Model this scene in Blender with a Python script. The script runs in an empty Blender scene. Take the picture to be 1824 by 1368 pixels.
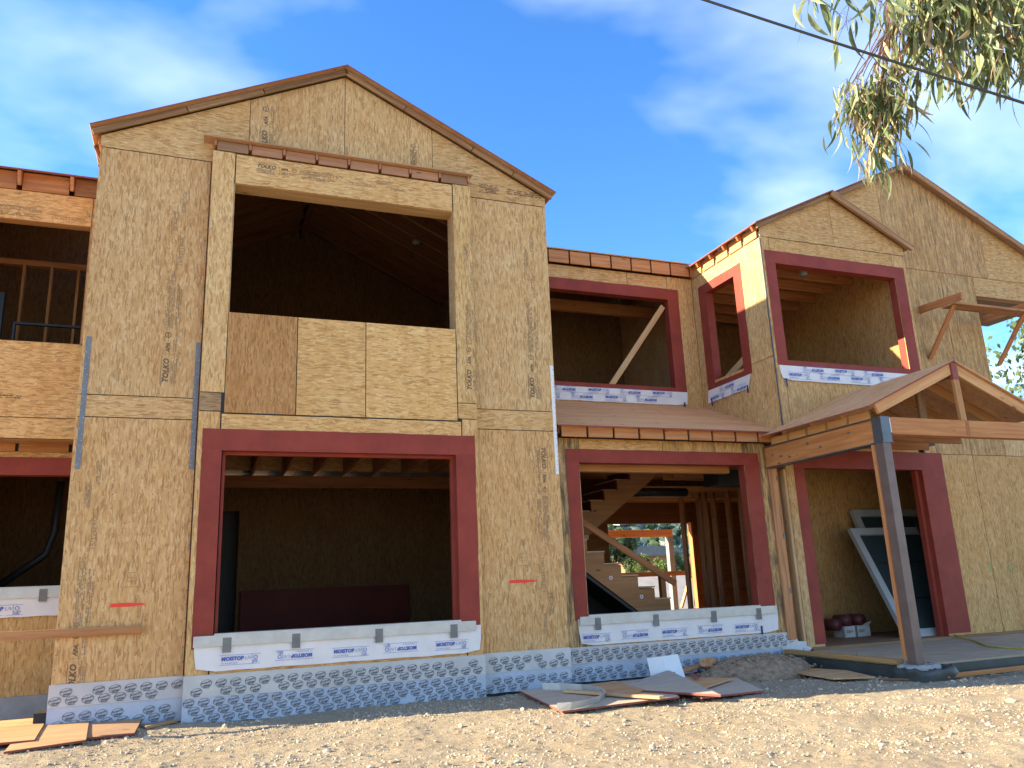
import bpy, bmesh, math, random
import numpy as np
from mathutils import Matrix, Vector, noise as mnoise

random.seed(7)
rng = np.random.default_rng(7)
scene = bpy.context.scene
col = scene.collection
rad = math.radians

# ------------------------------------------------------------------ camera
def make_camera():
    yaw, pitch, roll = rad(21.468), rad(14.004), rad(-2.380)
    fwd = Vector((math.sin(yaw), math.cos(yaw), 0)); right = Vector((math.cos(yaw), -math.sin(yaw), 0)); up = Vector((0, 0, 1))
    f2 = math.cos(pitch) * fwd + math.sin(pitch) * up
    u2 = -math.sin(pitch) * fwd + math.cos(pitch) * up
    r3 = math.cos(roll) * right + math.sin(roll) * u2
    u3 = -math.sin(roll) * right + math.cos(roll) * u2
    cd = bpy.data.cameras.new('camera'); cd.sensor_width = 36.0; cd.lens = 1434.07 / 1824 * 36
    cd.clip_start = 0.05; cd.clip_end = 3000
    co = bpy.data.objects.new('camera', cd); col.objects.link(co)
    m = Matrix((r3, u3, -f2)).transposed().to_4x4(); m.translation = (-1.586, -9.824, 1.235)
    co.matrix_world = m
    scene.camera = co
make_camera()

# ------------------------------------------------------------------ sun, sky, exposure
SUN_DIR = Vector((1.0, -0.31, -0.40)).normalized()          # direction the light travels
SUN_EL = math.asin(-SUN_DIR.z)
SUN_AZ = math.atan2(-SUN_DIR.x, -SUN_DIR.y)                 # clockwise from +Y
sd = bpy.data.lights.new('sun', 'SUN'); sd.energy = 4.7; sd.angle = rad(0.5); sd.color = (1.0, 0.87, 0.63)
so = bpy.data.objects.new('sun', sd); col.objects.link(so)
so.rotation_euler = SUN_DIR.to_track_quat('-Z', 'Y').to_euler(); so.location = (-20, 8, 12)

w = bpy.data.worlds.new('World'); scene.world = w; w.use_nodes = True
nt = w.node_tree; nt.nodes.clear()
def wn(t, **k):
    n = nt.nodes.new(t)
    for a, b in k.items(): setattr(n, a, b)
    return n
sky = wn('ShaderNodeTexSky', sky_type='NISHITA', sun_disc=False, sun_elevation=SUN_EL, sun_rotation=SUN_AZ % (2 * math.pi),
         air_density=1.0, dust_density=0.15, ozone_density=3.5, altitude=50)
bg = wn('ShaderNodeBackground'); bg.inputs[1].default_value = 0.12
out = wn('ShaderNodeOutputWorld')
tc = wn('ShaderNodeTexCoord'); sep = wn('ShaderNodeSeparateXYZ'); nt.links.new(tc.outputs['Generated'], sep.inputs[0])
zz = wn('ShaderNodeMath', operation='MAXIMUM'); nt.links.new(sep.outputs[2], zz.inputs[0]); zz.inputs[1].default_value = 0.04
za = wn('ShaderNodeMath', operation='ADD'); nt.links.new(zz.outputs[0], za.inputs[0]); za.inputs[1].default_value = 0.12
comb = wn('ShaderNodeCombineXYZ')
for i in (0, 1):
    dv = wn('ShaderNodeMath', operation='DIVIDE'); nt.links.new(sep.outputs[i], dv.inputs[0]); nt.links.new(za.outputs[0], dv.inputs[1]); nt.links.new(dv.outputs[0], comb.inputs[i])
mp = wn('ShaderNodeMapping'); mp.inputs['Location'].default_value = (1.9, 4.4, 0.0); mp.inputs['Rotation'].default_value = (0, 0, rad(35)); mp.inputs['Scale'].default_value = (0.8, 1.25, 1)
nt.links.new(comb.outputs[0], mp.inputs[0])
nz = wn('ShaderNodeTexNoise'); nz.inputs['Scale'].default_value = 1.25; nz.inputs['Detail'].default_value = 5; nz.inputs['Roughness'].default_value = 0.5; nz.inputs['Distortion'].default_value = 0.15
nt.links.new(mp.outputs[0], nz.inputs['Vector'])
rp = wn('ShaderNodeValToRGB'); rp.color_ramp.elements[0].position = 0.455; rp.color_ramp.elements[1].position = 0.82
rp.color_ramp.elements[0].color = (0, 0, 0, 1); rp.color_ramp.elements[1].color = (0.70, 0.70, 0.70, 1)
nt.links.new(nz.outputs[0], rp.inputs[0])
mx = wn('ShaderNodeMix', data_type='RGBA'); nt.links.new(rp.outputs[0], mx.inputs[0])
hs = wn('ShaderNodeHueSaturation'); hs.inputs['Saturation'].default_value = 1.22; hs.inputs['Value'].default_value = 0.95; hs.inputs['Hue'].default_value = 0.508
nt.links.new(sky.outputs[0], hs.inputs['Color'])
nt.links.new(hs.outputs[0], mx.inputs[6]); mx.inputs[7].default_value = (5.0, 5.4, 6.0, 1)
nt.links.new(mx.outputs[2], bg.inputs[0]); nt.links.new(bg.outputs[0], out.inputs[0])

vs = scene.view_settings; vs.view_transform = 'Standard'; vs.look = 'None'; vs.gamma = 1.0; vs.use_curve_mapping = False
vs.exposure = 1.9
scene.render.engine = 'CYCLES'
scene.cycles.max_bounces = 8; scene.cycles.diffuse_bounces = 5; scene.cycles.transparent_max_bounces = 8

# ------------------------------------------------------------------ materials
def new_mat(name):
    m = bpy.data.materials.new(name); m.use_nodes = True
    t = m.node_tree; b = t.nodes['Principled BSDF']
    return m, t, b
class N:
    """small node-building helper"""
    def __init__(s, t): s.t = t
    def n(s, typ, **k):
        x = s.t.nodes.new(typ)
        for a, b in k.items(): setattr(x, a, b)
        return x
    def l(s, a, b): s.t.links.new(a, b)
    def math(s, op, a, b=None, c=None):
        x = s.n('ShaderNodeMath', operation=op)
        for i, v in enumerate((a, b, c)):
            if v is None: continue
            if isinstance(v, (int, float)): x.inputs[i].default_value = v
            else: s.l(v, x.inputs[i])
        return x.outputs[0]
    def mix(s, f, a, b, blend='MIX'):
        x = s.n('ShaderNodeMix', data_type='RGBA', blend_type=blend)
        for i, v in ((0, f), (6, a), (7, b)):
            if isinstance(v, (int, float)): x.inputs[i].default_value = v
            elif isinstance(v, tuple): x.inputs[i].default_value = (*v, 1)
            else: s.l(v, x.inputs[i])
        return x.outputs[2]
    def ramp(s, f, pts):
        x = s.n('ShaderNodeValToRGB'); cr = x.color_ramp
        while len(cr.elements) < len(pts): cr.elements.new(0.5)
        for e, (p, c) in zip(cr.elements, pts): e.position = p; e.color = (*c, 1) if len(c) == 3 else c
        s.l(f, x.inputs[0]); return x.outputs[0]
    def noise(s, vec, scale, detail=3, rough=0.5, dist=0.0, dims='3D'):
        x = s.n('ShaderNodeTexNoise', noise_dimensions=dims)
        if vec is not None: s.l(vec, x.inputs['Vector'])
        x.inputs['Scale'].default_value = scale; x.inputs['Detail'].default_value = detail; x.inputs['Roughness'].default_value = rough; x.inputs['Distortion'].default_value = dist
        return x.outputs[0]
    def mapping(s, vec, loc=(0, 0, 0), rot=(0, 0, 0), scale=(1, 1, 1)):
        x = s.n('ShaderNodeMapping'); s.l(vec, x.inputs[0])
        x.inputs['Location'].default_value = loc; x.inputs['Rotation'].default_value = rot; x.inputs['Scale'].default_value = scale
        return x.outputs[0]
    def bump(s, h, strength, dist, b):
        x = s.n('ShaderNodeBump'); x.inputs['Strength'].default_value = strength; x.inputs['Distance'].default_value = dist
        s.l(h, x.inputs['Height']); s.l(x.outputs[0], b.inputs['Normal'])
    def objvec(s, rnd=40.0):
        t = s.n('ShaderNodeTexCoord'); oi = s.n('ShaderNodeObjectInfo')
        x = s.n('ShaderNodeVectorMath', operation='ADD'); s.l(t.outputs['Object'], x.inputs[0])
        m = s.math('MULTIPLY', oi.outputs['Random'], rnd)
        c = s.n('ShaderNodeCombineXYZ'); s.l(m, c.inputs[0]); s.l(s.math('MULTIPLY', m, 0.73), c.inputs[1]); s.l(s.math('MULTIPLY', m, 1.37), c.inputs[2])
        s.l(c.outputs[0], x.inputs[1]); return x.outputs[0], oi

def osb(name, horiz, weather=0.0):
    m, t, b = new_mat(name); g = N(t)
    vec, oi = g.objvec()
    sp = g.n('ShaderNodeSeparateXYZ'); g.l(vec, sp.inputs[0])
    u = g.math('ADD', sp.outputs[0], sp.outputs[1]); v = sp.outputs[2]
    cb = g.n('ShaderNodeCombineXYZ')
    if horiz: g.l(u, cb.inputs[0]); g.l(v, cb.inputs[1])
    else: g.l(v, cb.inputs[0]); g.l(u, cb.inputs[1])
    uv = cb.outputs[0]
    # slight warp so that strands are not straight cells
    wn_ = g.n('ShaderNodeTexNoise', noise_dimensions='2D'); g.l(uv, wn_.inputs['Vector']); wn_.inputs['Scale'].default_value = 11; wn_.inputs['Detail'].default_value = 2
    wsub = g.n('ShaderNodeVectorMath', operation='MULTIPLY_ADD'); g.l(wn_.outputs[1], wsub.inputs[0]); wsub.inputs[1].default_value = (0.03, 0.03, 0); g.l(uv, wsub.inputs[2])
    uvw = wsub.outputs[0]
    val = None
    for i, (ang, sx, sy, thr) in enumerate(((6, 12, 52, 0.0), (-33, 14, 60, 0.40), (41, 13, 56, 0.42), (78, 15, 58, 0.52), (-12, 13, 70, 0.62), (-62, 16, 58, 0.58), (22, 12, 50, 0.72))):
        mp_ = g.mapping(uvw, loc=(i * 3.7, i * 1.9, 0), rot=(0, 0, rad(ang)), scale=(sx, sy, 1))
        vo = g.n('ShaderNodeTexVoronoi', voronoi_dimensions='2D', feature='F1'); g.l(mp_, vo.inputs['Vector']); vo.inputs['Scale'].default_value = 1
        ss = g.n('ShaderNodeSeparateColor'); g.l(vo.outputs['Color'], ss.inputs[0])
        if val is None: val = ss.outputs[1]
        else:
            mk_ = g.math('GREATER_THAN', ss.outputs[0], thr)
            x = g.n('ShaderNodeMix', data_type='FLOAT'); g.l(mk_, x.inputs[0]); g.l(val, x.inputs[2]); g.l(ss.outputs[1], x.inputs[3]); val = x.outputs[0]
    fine = g.noise(g.mapping(uvw, scale=(14, 160, 1)), 1.0, 2, 0.6, dims='2D')
    v2 = g.math('ADD', val, g.math('MULTIPLY', g.math('SUBTRACT', fine, 0.5), 0.35))
    c = g.ramp(v2, [(0.0, (0.44, 0.245, 0.096)), (0.10, (0.52, 0.310, 0.130)), (0.4, (0.585, 0.367, 0.164)), (0.75, (0.625, 0.407, 0.190)), (1.0, (0.685, 0.478, 0.250))])
    big = g.noise(uv, 1.6, 3, 0.55, dims='2D')
    c = g.mix(g.ramp(big, [(0.3, (0, 0, 0)), (0.75, (0.55, 0.55, 0.55))]), c, g.mix(1.0, c, (0.92, 0.80, 0.64), 'MULTIPLY'))
    # thin dark strands lying across the rest
    dk = None
    for j, ang in enumerate((15, -48)):
        vd = g.n('ShaderNodeTexVoronoi', voronoi_dimensions='2D', feature='F1'); g.l(g.mapping(uvw, loc=(j * 5.1, 2.3, 0), rot=(0, 0, rad(ang)), scale=(10, 95, 1)), vd.inputs['Vector']); vd.inputs['Scale'].default_value = 1
        sd_ = g.n('ShaderNodeSeparateColor'); g.l(vd.outputs['Color'], sd_.inputs[0]); q_ = g.math('GREATER_THAN', sd_.outputs[2], 0.945)
        dk = q_ if dk is None else g.math('MAXIMUM', dk, q_)
    c = g.mix(g.math('MULTIPLY', dk, 0.6), c, (0.30, 0.165, 0.065))
    # dark specks, knots and nail marks
    sp2 = g.noise(uvw, 36, 2, 0.5, dims='2D')
    c = g.mix(g.ramp(sp2, [(0.72, (0, 0, 0)), (0.78, (0.5, 0.5, 0.5))]), c, (0.27, 0.15, 0.065))
    # nail rows at stud spacing and faint runs of rain water
    tco = g.n('ShaderNodeTexCoord'); so_ = g.n('ShaderNodeSeparateXYZ'); g.l(tco.outputs['Object'], so_.inputs[0])
    uo = g.math('ADD', so_.outputs[0], so_.outputs[1])
    row = g.math('LESS_THAN', g.math('ABSOLUTE', g.math('SUBTRACT', g.math('FRACT', g.math('DIVIDE', uo, 0.406)), 0.5)), 0.016)
    dot = g.math('LESS_THAN', g.math('FRACT', g.math('DIVIDE', so_.outputs[2], 0.15)), 0.09)
    nl_ = g.math('MULTIPLY', g.math('MULTIPLY', row, dot), 0.6)
    c = g.mix(nl_, c, (0.14, 0.085, 0.05))
    run = g.noise(g.mapping(vec, scale=(7, 7, 0.5)), 1.0, 4, 0.6)
    c = g.mix(g.ramp(run, [(0.5, (0, 0, 0)), (0.72, (0.5, 0.5, 0.5))]), c, g.mix(1.0, c, (0.80, 0.72, 0.62), 'MULTIPLY'))
    if weather:
        wv = g.noise(g.mapping(uv, scale=(2.2, 16, 1)), 1.0, 4, 0.6, dims='2D')
        c = g.mix(g.ramp(wv, [(0.42, (0, 0, 0)), (0.62, (weather, weather, weather))]), c, (0.10, 0.075, 0.05))
    c = g.mix(1.0, c, oi.outputs['Color'], 'MULTIPLY')
    g.l(c, b.inputs['Base Color']); b.inputs['Roughness'].default_value = 0.78; b.inputs['Specular IOR Level'].default_value = 0.25
    g.bump(v2, 0.25, 0.004, b)
    return m

def lumber(name, c0, c1, rough=0.7):
    m, t, b = new_mat(name); g = N(t)
    vec, oi = g.objvec()
    n1 = g.noise(g.mapping(vec, scale=(1.1, 22, 22)), 1.0, 4, 0.6, 0.4)
    n2 = g.noise(g.mapping(vec, scale=(0.7, 4, 4)), 1.0, 2, 0.5)
    c = g.ramp(n1, [(0.3, c0), (0.68, c1)])
    c = g.mix(g.ramp(n2, [(0.35, (0, 0, 0)), (0.7, (0.5, 0.5, 0.5))]), c, g.mix(1.0, c, (0.74, 0.60, 0.48), 'MULTIPLY'))
    kn = g.n('ShaderNodeTexVoronoi'); g.l(g.mapping(vec, scale=(2.2, 7, 7)), kn.inputs['Vector']); kn.inputs['Scale'].default_value = 1
    c = g.mix(g.ramp(kn.outputs['Distance'], [(0.05, (0.85, 0.85, 0.85)), (0.13, (0, 0, 0))]), c, (0.12, 0.05, 0.02))
    c = g.mix(1.0, c, oi.outputs['Color'], 'MULTIPLY')
    g.l(c, b.inputs['Base Color']); b.inputs['Roughness'].default_value = rough; b.inputs['Specular IOR Level'].default_value = 0.3
    g.bump(n1, 0.2, 0.003, b)
    return m

def plain(name, c, rough=0.6, metal=0.0, var=0.15, scale=6.0, bump=0.0, spec=0.4, bscale=40):
    m, t, b = new_mat(name); g = N(t)
    vec, oi = g.objvec()
    n1 = g.noise(vec, scale, 5, 0.6)
    k = tuple(max(0, x * (1 - 2 * var)) for x in c)
    cc = g.ramp(n1, [(0.3, k), (0.65, c)])
    cc = g.mix(1.0, cc, oi.outputs['Color'], 'MULTIPLY')
    g.l(cc, b.inputs['Base Color']); b.inputs['Roughness'].default_value = rough; b.inputs['Metallic'].default_value = metal; b.inputs['Specular IOR Level'].default_value = spec
    if bump: g.bump(g.noise(vec, bscale, 4, 0.6), bump, 0.01, b)
    return m

M = {}
M['osb_v'] = osb('osb_vertical', False); M['osb_h'] = osb('osb_horizontal', True)
M['osb_w'] = osb('osb_weathered', False, 0.8); M['osb_w2'] = osb('osb_weathered_faint', False, 0.4)
M['fir'] = lumber('fir_lumber', (0.36, 0.165, 0.065), (0.56, 0.30, 0.13))
M['fir_pale'] = lumber('pale_lumber', (0.46, 0.27, 0.12), (0.62, 0.41, 0.21))
M['fir_old'] = lumber('weathered_lumber', (0.17, 0.10, 0.055), (0.40, 0.24, 0.12), 0.85)
M['plywood'] = lumber('plywood', (0.44, 0.27, 0.15), (0.58, 0.39, 0.225))
M['ply_edge'] = plain('red_painted_edge', (0.30, 0.075, 0.05), 0.7)
M['red'] = plain('red_flashing_membrane', (0.29, 0.050, 0.031), 0.6, var=0.13, scale=3.0, bump=0.22, spec=0.2, bscale=5)
M['galv'] = plain('galvanised_steel', (0.20, 0.205, 0.21), 0.5, 0.2, var=0.12, scale=14)
M['zinc'] = plain('bright_sheet_metal', (0.54, 0.52, 0.47), 0.4, 0.3, var=0.10, scale=5, bump=0.08, bscale=9)
M['paper'] = plain('white_flashing_paper', (0.78, 0.72, 0.66), 0.6, var=0.06, scale=4, bump=0.12, bscale=7)
M['tape'] = plain('grey_tape', (0.21, 0.20, 0.18), 0.6)
M['bluetape'] = plain('blue_tape', (0.02, 0.03, 0.16), 0.5)
M['blue_ink'] = plain('blue_ink', (0.10, 0.14, 0.42), 0.7, var=0.05)
M['ink'] = plain('black_ink', (0.20, 0.13, 0.08), 0.85, var=0.3, scale=30)
M['faint_ink'] = plain('faint_ink', (0.36, 0.235, 0.12), 0.85, var=0.2, scale=30)
M['badge_ink'] = plain('grey_ink', (0.16, 0.165, 0.18), 0.7, var=0.1)
M['membrane'] = plain('blue_grey_membrane', (0.56, 0.54, 0.51), 0.42, var=0.10, scale=2.2, bump=0.10, bscale=8)
def muddy():
    m, t, b = new_mat('mud_splashed_membrane'); g = N(t); vec, oi = g.objvec()
    c = g.ramp(g.noise(vec, 2.2, 4, 0.6), [(0.3, (0.44, 0.44, 0.44)), (0.65, (0.55, 0.545, 0.535))])
    c = g.mix(1.0, c, oi.outputs['Color'], 'MULTIPLY')
    c = g.mix(g.ramp(g.noise(g.mapping(vec, scale=(1, 1, 1.6)), 7, 6, 0.7), [(0.58, (0, 0, 0)), (0.76, (0.6, 0.6, 0.6))]), c, (0.36, 0.27, 0.17))
    g.l(c, b.inputs['Base Color']); b.inputs['Roughness'].default_value = 0.5; g.bump(g.noise(vec, 7, 3, 0.6), 0.3, 0.02, b); return m
M['muddy'] = muddy()
M['black'] = plain('black_rubber', (0.018, 0.019, 0.02), 0.55)
M['steel_brown'] = plain('primed_steel', (0.16, 0.105, 0.08), 0.48, 0.0, var=0.14, scale=5, spec=0.5)
M['steel_dark'] = plain('dark_steel', (0.12, 0.13, 0.14), 0.4, 0.5, var=0.12)
M['concrete'] = plain('concrete', (0.34, 0.33, 0.31), 0.85, var=0.12, scale=5, bump=0.2)
M['pale_concrete'] = plain('pale_concrete', (0.50, 0.47, 0.42), 0.85, var=0.12, scale=3, bump=0.2)
M['darkgreen'] = plain('dark_foundation_coating', (0.055, 0.062, 0.055), 0.45, var=0.2, scale=3, bump=0.1, bscale=7)
M['white_vinyl'] = plain('white_vinyl', (0.36, 0.36, 0.345), 0.4, var=0.04)
M['dark_roll'] = plain('dark_red_roll', (0.12, 0.025, 0.025), 0.5)
M['orange_paint'] = plain('orange_spray_paint', (0.85, 0.06, 0.03), 0.6, var=0.05)
M['green_paint'] = plain('faded_green_paint', (0.25, 0.40, 0.14), 0.8, var=0.2)
M['yellow'] = plain('yellow_cord', (0.52, 0.40, 0.05), 0.5)
M['white'] = plain('white_paint', (0.75, 0.75, 0.72), 0.5, var=0.03)
M['bark'] = plain('bark', (0.26, 0.18, 0.12), 0.85, var=0.25, scale=9, bump=0.4)
M['twig'] = plain('reddish_twig', (0.20, 0.10, 0.075), 0.7)
M['cardboard'] = plain('carton', (0.55, 0.52, 0.47), 0.8)
gl_m, gl_t, gl_b = new_mat('dark_glass'); gl_b.inputs['Base Color'].default_value = (0.03, 0.045, 0.045, 1); gl_b.inputs['Roughness'].default_value = 0.06; M['glass'] = gl_m

def ground_mat():
    m, t, b = new_mat('dry_dirt'); g = N(t)
    tcn = g.n('ShaderNodeTexCoord'); v = tcn.outputs['Object']
    n1 = g.noise(v, 0.8, 5, 0.6); n2 = g.noise(v, 30, 6, 0.7); n3 = g.noise(v, 130, 4, 0.7)
    c = g.ramp(n2, [(0.28, (0.35, 0.265, 0.17)), (0.5, (0.47, 0.375, 0.25)), (0.72, (0.57, 0.475, 0.335))])
    c = g.mix(g.ramp(n1, [(0.35, (0, 0, 0)), (0.7, (0.6, 0.6, 0.6))]), c, g.mix(1.0, c, (0.80, 0.73, 0.66), 'MULTIPLY'))
    c = g.mix(g.ramp(n3, [(0.62, (0, 0, 0)), (0.72, (0.7, 0.7, 0.7))]), c, (0.66, 0.56, 0.40))
    g.l(c, b.inputs['Base Color']); b.inputs['Roughness'].default_value = 0.95; b.inputs['Specular IOR Level'].default_value = 0.1
    g.bump(g.math('ADD', n2, g.math('MULTIPLY', n3, 0.6)), 1.0, 0.03, b)
    return m
M['dirt'] = ground_mat()
M['stone'] = plain('clod', (0.55, 0.455, 0.32), 0.95, var=0.2, scale=5, bump=0.4)
M['moist_dirt'] = plain('dug_dirt', (0.37, 0.255, 0.155), 0.95, var=0.25, scale=14, bump=0.9, bscale=45)

def leaf_mat(name, c, trans):
    m, t, b = new_mat(name); g = N(t)
    vec, oi = g.objvec(0)
    n1 = g.noise(vec, 9, 3, 0.6)
    cc = g.ramp(n1, [(0.3, tuple(x * 0.62 for x in c)), (0.7, tuple(x * 1.2 for x in c))])
    g.l(cc, b.inputs['Base Color']); b.inputs['Roughness'].default_value = 0.42
    tr = g.n('ShaderNodeBsdfTranslucent'); g.l(cc, tr.inputs[0])
    ms = g.n('ShaderNodeMixShader'); ms.inputs[0].default_value = trans
    g.l(b.outputs[0], ms.inputs[1]); g.l(tr.outputs[0], ms.inputs[2])
    g.l(ms.outputs[0], t.nodes['Material Output'].inputs[0])
    return m
M['leaf'] = leaf_mat('eucalyptus_leaf', (0.15, 0.20, 0.085), 0.42)
M['leaf_pale'] = leaf_mat('pale_leaf', (0.34, 0.37, 0.175), 0.42)  # lightened and used often so leaf colour carries sunlit highlights
M['leaf_dry'] = leaf_mat('dry_leaf', (0.60, 0.44, 0.27), 0.35)
M['leaf_green'] = leaf_mat('shrub_leaf', (0.075, 0.12, 0.035), 0.3)
M['leaf_far'] = leaf_mat('far_foliage', (0.075, 0.115, 0.075), 0.1)
M['leaf_lime'] = leaf_mat('lime_shrub_leaf', (0.16, 0.21, 0.05), 0.35)  # yellow-green is this shrub's own leaf colour

# ------------------------------------------------------------------ building helpers
W = {}          # world matrices, kept by hand so that parenting needs no view-layer update
def link(o, mw, parent=None):
    col.objects.link(o); W[o.name] = mw.copy()
    o.matrix_basis = mw
    if parent is not None:
        o.parent = parent; o.matrix_parent_inverse = W[parent.name].inverted()
    return o
def empty(name, loc, label=None, cat=None, group=None):
    o = bpy.data.objects.new(name, None); o.empty_display_size = 0.2
    link(o, Matrix.Translation(loc)); tag(o, label, cat, group); return o
def tag(o, label=None, cat=None, group=None, kind=None):
    if label: o['label'] = label
    if cat: o['category'] = cat
    if group: o['group'] = group
    if kind: o['kind'] = kind
    return o
def mesh_obj(name, verts, faces, mat, parent=None, mw=None, color=None, center=True, smooth=False, mats=None, fmat=None):
    verts = np.asarray(verts, float)
    if mw is None:
        c = (verts.min(0) + verts.max(0)) / 2 if center else np.zeros(3)
        verts = verts - c; mw = Matrix.Translation(Vector(c))
    me = bpy.data.meshes.new(name); me.from_pydata(verts.tolist(), [], faces)
    for mm in (mats or [mat]): me.materials.append(mm)
    if fmat is not None: me.polygons.foreach_set('material_index', np.asarray(fmat, np.int32))
    if smooth: me.polygons.foreach_set('use_smooth', np.ones(len(me.polygons), bool))
    me.update()
    o = bpy.data.objects.new(name, me)
    if color: o.color = (*color, 1)
    return link(o, mw, parent)
BF = [(0, 1, 3, 2), (4, 6, 7, 5), (0, 4, 5, 1), (2, 3, 7, 6), (0, 2, 6, 4), (1, 5, 7, 3)]
def bv(x0, x1, y0, y1, z0, z1):
    return [(x, y, z) for x in (x0, x1) for y in (y0, y1) for z in (z0, z1)]
def boxes(name, bl, mat, parent=None, color=None):
    V = []; F = []
    for b_ in bl:
        k = len(V); V += bv(*b_); F += [tuple(i + k for i in f) for f in BF]
    return mesh_obj(name, V, F, mat, parent, color=color)
def box(name, x0, x1, y0, y1, z0, z1, mat, parent=None, color=None): return boxes(name, [(x0, x1, y0, y1, z0, z1)], mat, parent, color)
def beam(name, p, q, wd, ht, mat, parent=None, up=(0, 0, 1), color=None, bev=0.004):
    """a length of lumber from p to q: grain along local X, wd across, ht along 'up'"""
    p = Vector(p); q = Vector(q); d = q - p; L = d.length; x = d.normalized()
    u = Vector(up); y = u.cross(x).normalized(); z = x.cross(y)
    mw = Matrix((x, y, z)).transposed().to_4x4(); mw.translation = (p + q) / 2
    e = min(bev, wd / 4, ht / 4); a, b_ = wd / 2, ht / 2; h = L / 2
    prof = [(-a + e, -b_), (a - e, -b_), (a, -b_ + e), (a, b_ - e), (a - e, b_), (-a + e, b_), (-a, b_ - e), (-a, -b_ + e)]
    V = [(-h, i, j) for i, j in prof] + [(h, i, j) for i, j in prof]
    F = [tuple(reversed(range(8))), tuple(range(8, 16))] + [(i, (i + 1) % 8, 8 + (i + 1) % 8, 8 + i) for i in range(8)]
    return mesh_obj(name, V, F, mat, parent, mw=mw, color=color)
def tube(name, pts, r, mat, parent=None, sides=8, color=None):
    V = []; F = []; pts = [Vector(p) for p in pts]; rs = r if isinstance(r, (list, tuple)) else [r] * len(pts)
    for i, p in enumerate(pts):
        d = (pts[min(i + 1, len(pts) - 1)] - pts[max(i - 1, 0)]).normalized()
        a = Vector((0, 0, 1)).cross(d)
        if a.length < 1e-3: a = Vector((1, 0, 0)).cross(d)
        a.normalize(); b_ = d.cross(a)
        for s in range(sides):
            t = 2 * math.pi * s / sides; V.append(p + (a * math.cos(t) + b_ * math.sin(t)) * rs[i])
    for i in range(len(pts) - 1):
        for s in range(sides):
            F.append((i * sides + s, i * sides + (s + 1) % sides, (i + 1) * sides + (s + 1) % sides, (i + 1) * sides + s))
    F.append(tuple(range(sides))[::-1]); F.append(tuple((len(pts) - 1) * sides + s for s in range(sides)))
    return mesh_obj(name, [tuple(v) for v in V], F, mat, parent, smooth=True, color=color)
def prism(name, poly, y0, y1, mat, parent=None, color=None, axis='y'):
    """polygon in (x,z) extruded along y, or for axis 'x' a polygon in (y,z) extruded along x"""
    n = len(poly)
    if axis == 'y': V = [(x, y0, z) for x, z in poly] + [(x, y1, z) for x, z in poly]
    else: V = [(y0, a, z) for a, z in poly] + [(y1, a, z) for a, z in poly]
    F = [tuple(range(n)), tuple(range(2 * n - 1, n - 1, -1))] + [(i, n + i, n + (i + 1) % n, (i + 1) % n) for i in range(n)]
    o = mesh_obj(name, V, F, mat, parent, color=color)
    bm = bmesh.new(); bm.from_mesh(o.data); bmesh.ops.recalc_face_normals(bm, faces=bm.faces); bm.to_mesh(o.data); bm.free()
    return o
FRONT = Matrix(((1, 0, 0), (0, 0, -1), (0, 1, 0)))                     # text on a wall facing -Y
UPWARD = Matrix(((0, -1, 0), (0, 0, -1), (1, 0, 0)))                   # reads upward
DOWNWARD = Matrix(((0, 1, 0), (0, 0, -1), (-1, 0, 0)))
FLIPPED = Matrix(((-1, 0, 0), (0, 0, -1), (0, -1, 0)))
SIDE = Matrix(((0, 0, -1), (-1, 0, 0), (0, 1, 0)))                      # wall facing -X
SIDE_FLIP = Matrix(((0, 0, -1), (1, 0, 0), (0, -1, 0)))
_tc = {}
def text_data(s, size, shear=0.0, bold=0.0):
    k = (s, size, shear, bold)
    if k not in _tc:
        cu = bpy.data.curves.new('lettering', 'FONT'); cu.body = s; cu.size = size; cu.shear = shear; cu.offset = bold; cu.resolution_u = 2; cu.align_x = 'LEFT'
        o = bpy.data.objects.new('lettering', cu); col.objects.link(o)
        dg = bpy.context.evaluated_depsgraph_get(); me = bpy.data.meshes.new_from_object(o.evaluated_get(dg))
        v = np.empty(len(me.vertices) * 3); me.vertices.foreach_get('co', v); v = v.reshape(-1, 3)
        F = [tuple(p.vertices) for p in me.polygons]
        bpy.data.objects.remove(o); bpy.data.meshes.remove(me)
        _tc[k] = (v, F)
    return _tc[k]
def print_mesh(name, items, R, loc, mat, parent):
    """items: (verts2d (n,2 or 3), faces, dx, dy[, flip]) merged into one flat print lying on a wall"""
    V = []; F = []
    for it in items:
        v, f, dx, dy = it[:4]; fl = -1 if len(it) > 4 and it[4] else 1; k = len(V)
        V += [(fl * a[0] + dx, fl * a[1] + dy, 0) for a in v]; F += [tuple(i + k for i in g) for g in f]
    mw = R.to_4x4(); mw.translation = loc
    return mesh_obj(name, V, F, mat, parent, mw=mw)
def greek(w_, h_, rows, fill=0.8, r=random):
    """rows of unreadable fine print as little bars"""
    V = []; F = []; rh = h_ / rows
    for i in range(rows):
        x = 0.0; z = h_ - (i + 1) * rh
        end = w_ * r.uniform(0.75, 1.0)
        while x < end:
            l = rh * r.uniform(0.35, 1.7)
            if r.random() < fill:
                k = len(V); hh = rh * r.uniform(0.45, 0.68)
                V += [(x, z), (x + l, z), (x + l, z + hh), (x, z + hh)]; F.append((k, k + 1, k + 2, k + 3))
            x += l + rh * 0.28
    return V, F
def ring(r0, r1, n=20, sx=1.0, sy=1.0):
    V = []; F = []
    for i in range(n):
        t = 2 * math.pi * i / n; V += [(r0 * sx * math.cos(t), r0 * sy * math.sin(t)), (r1 * sx * math.cos(t), r1 * sy * math.sin(t))]
    for i in range(n):
        j = (i + 1) % n; F.append((2 * i, 2 * i + 1, 2 * j + 1, 2 * j))
    return V, F
def rect(x0, y0, x1, y1): return [(x0, y0), (x1, y0), (x1, y1), (x0, y1)], [(0, 1, 2, 3)]

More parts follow.
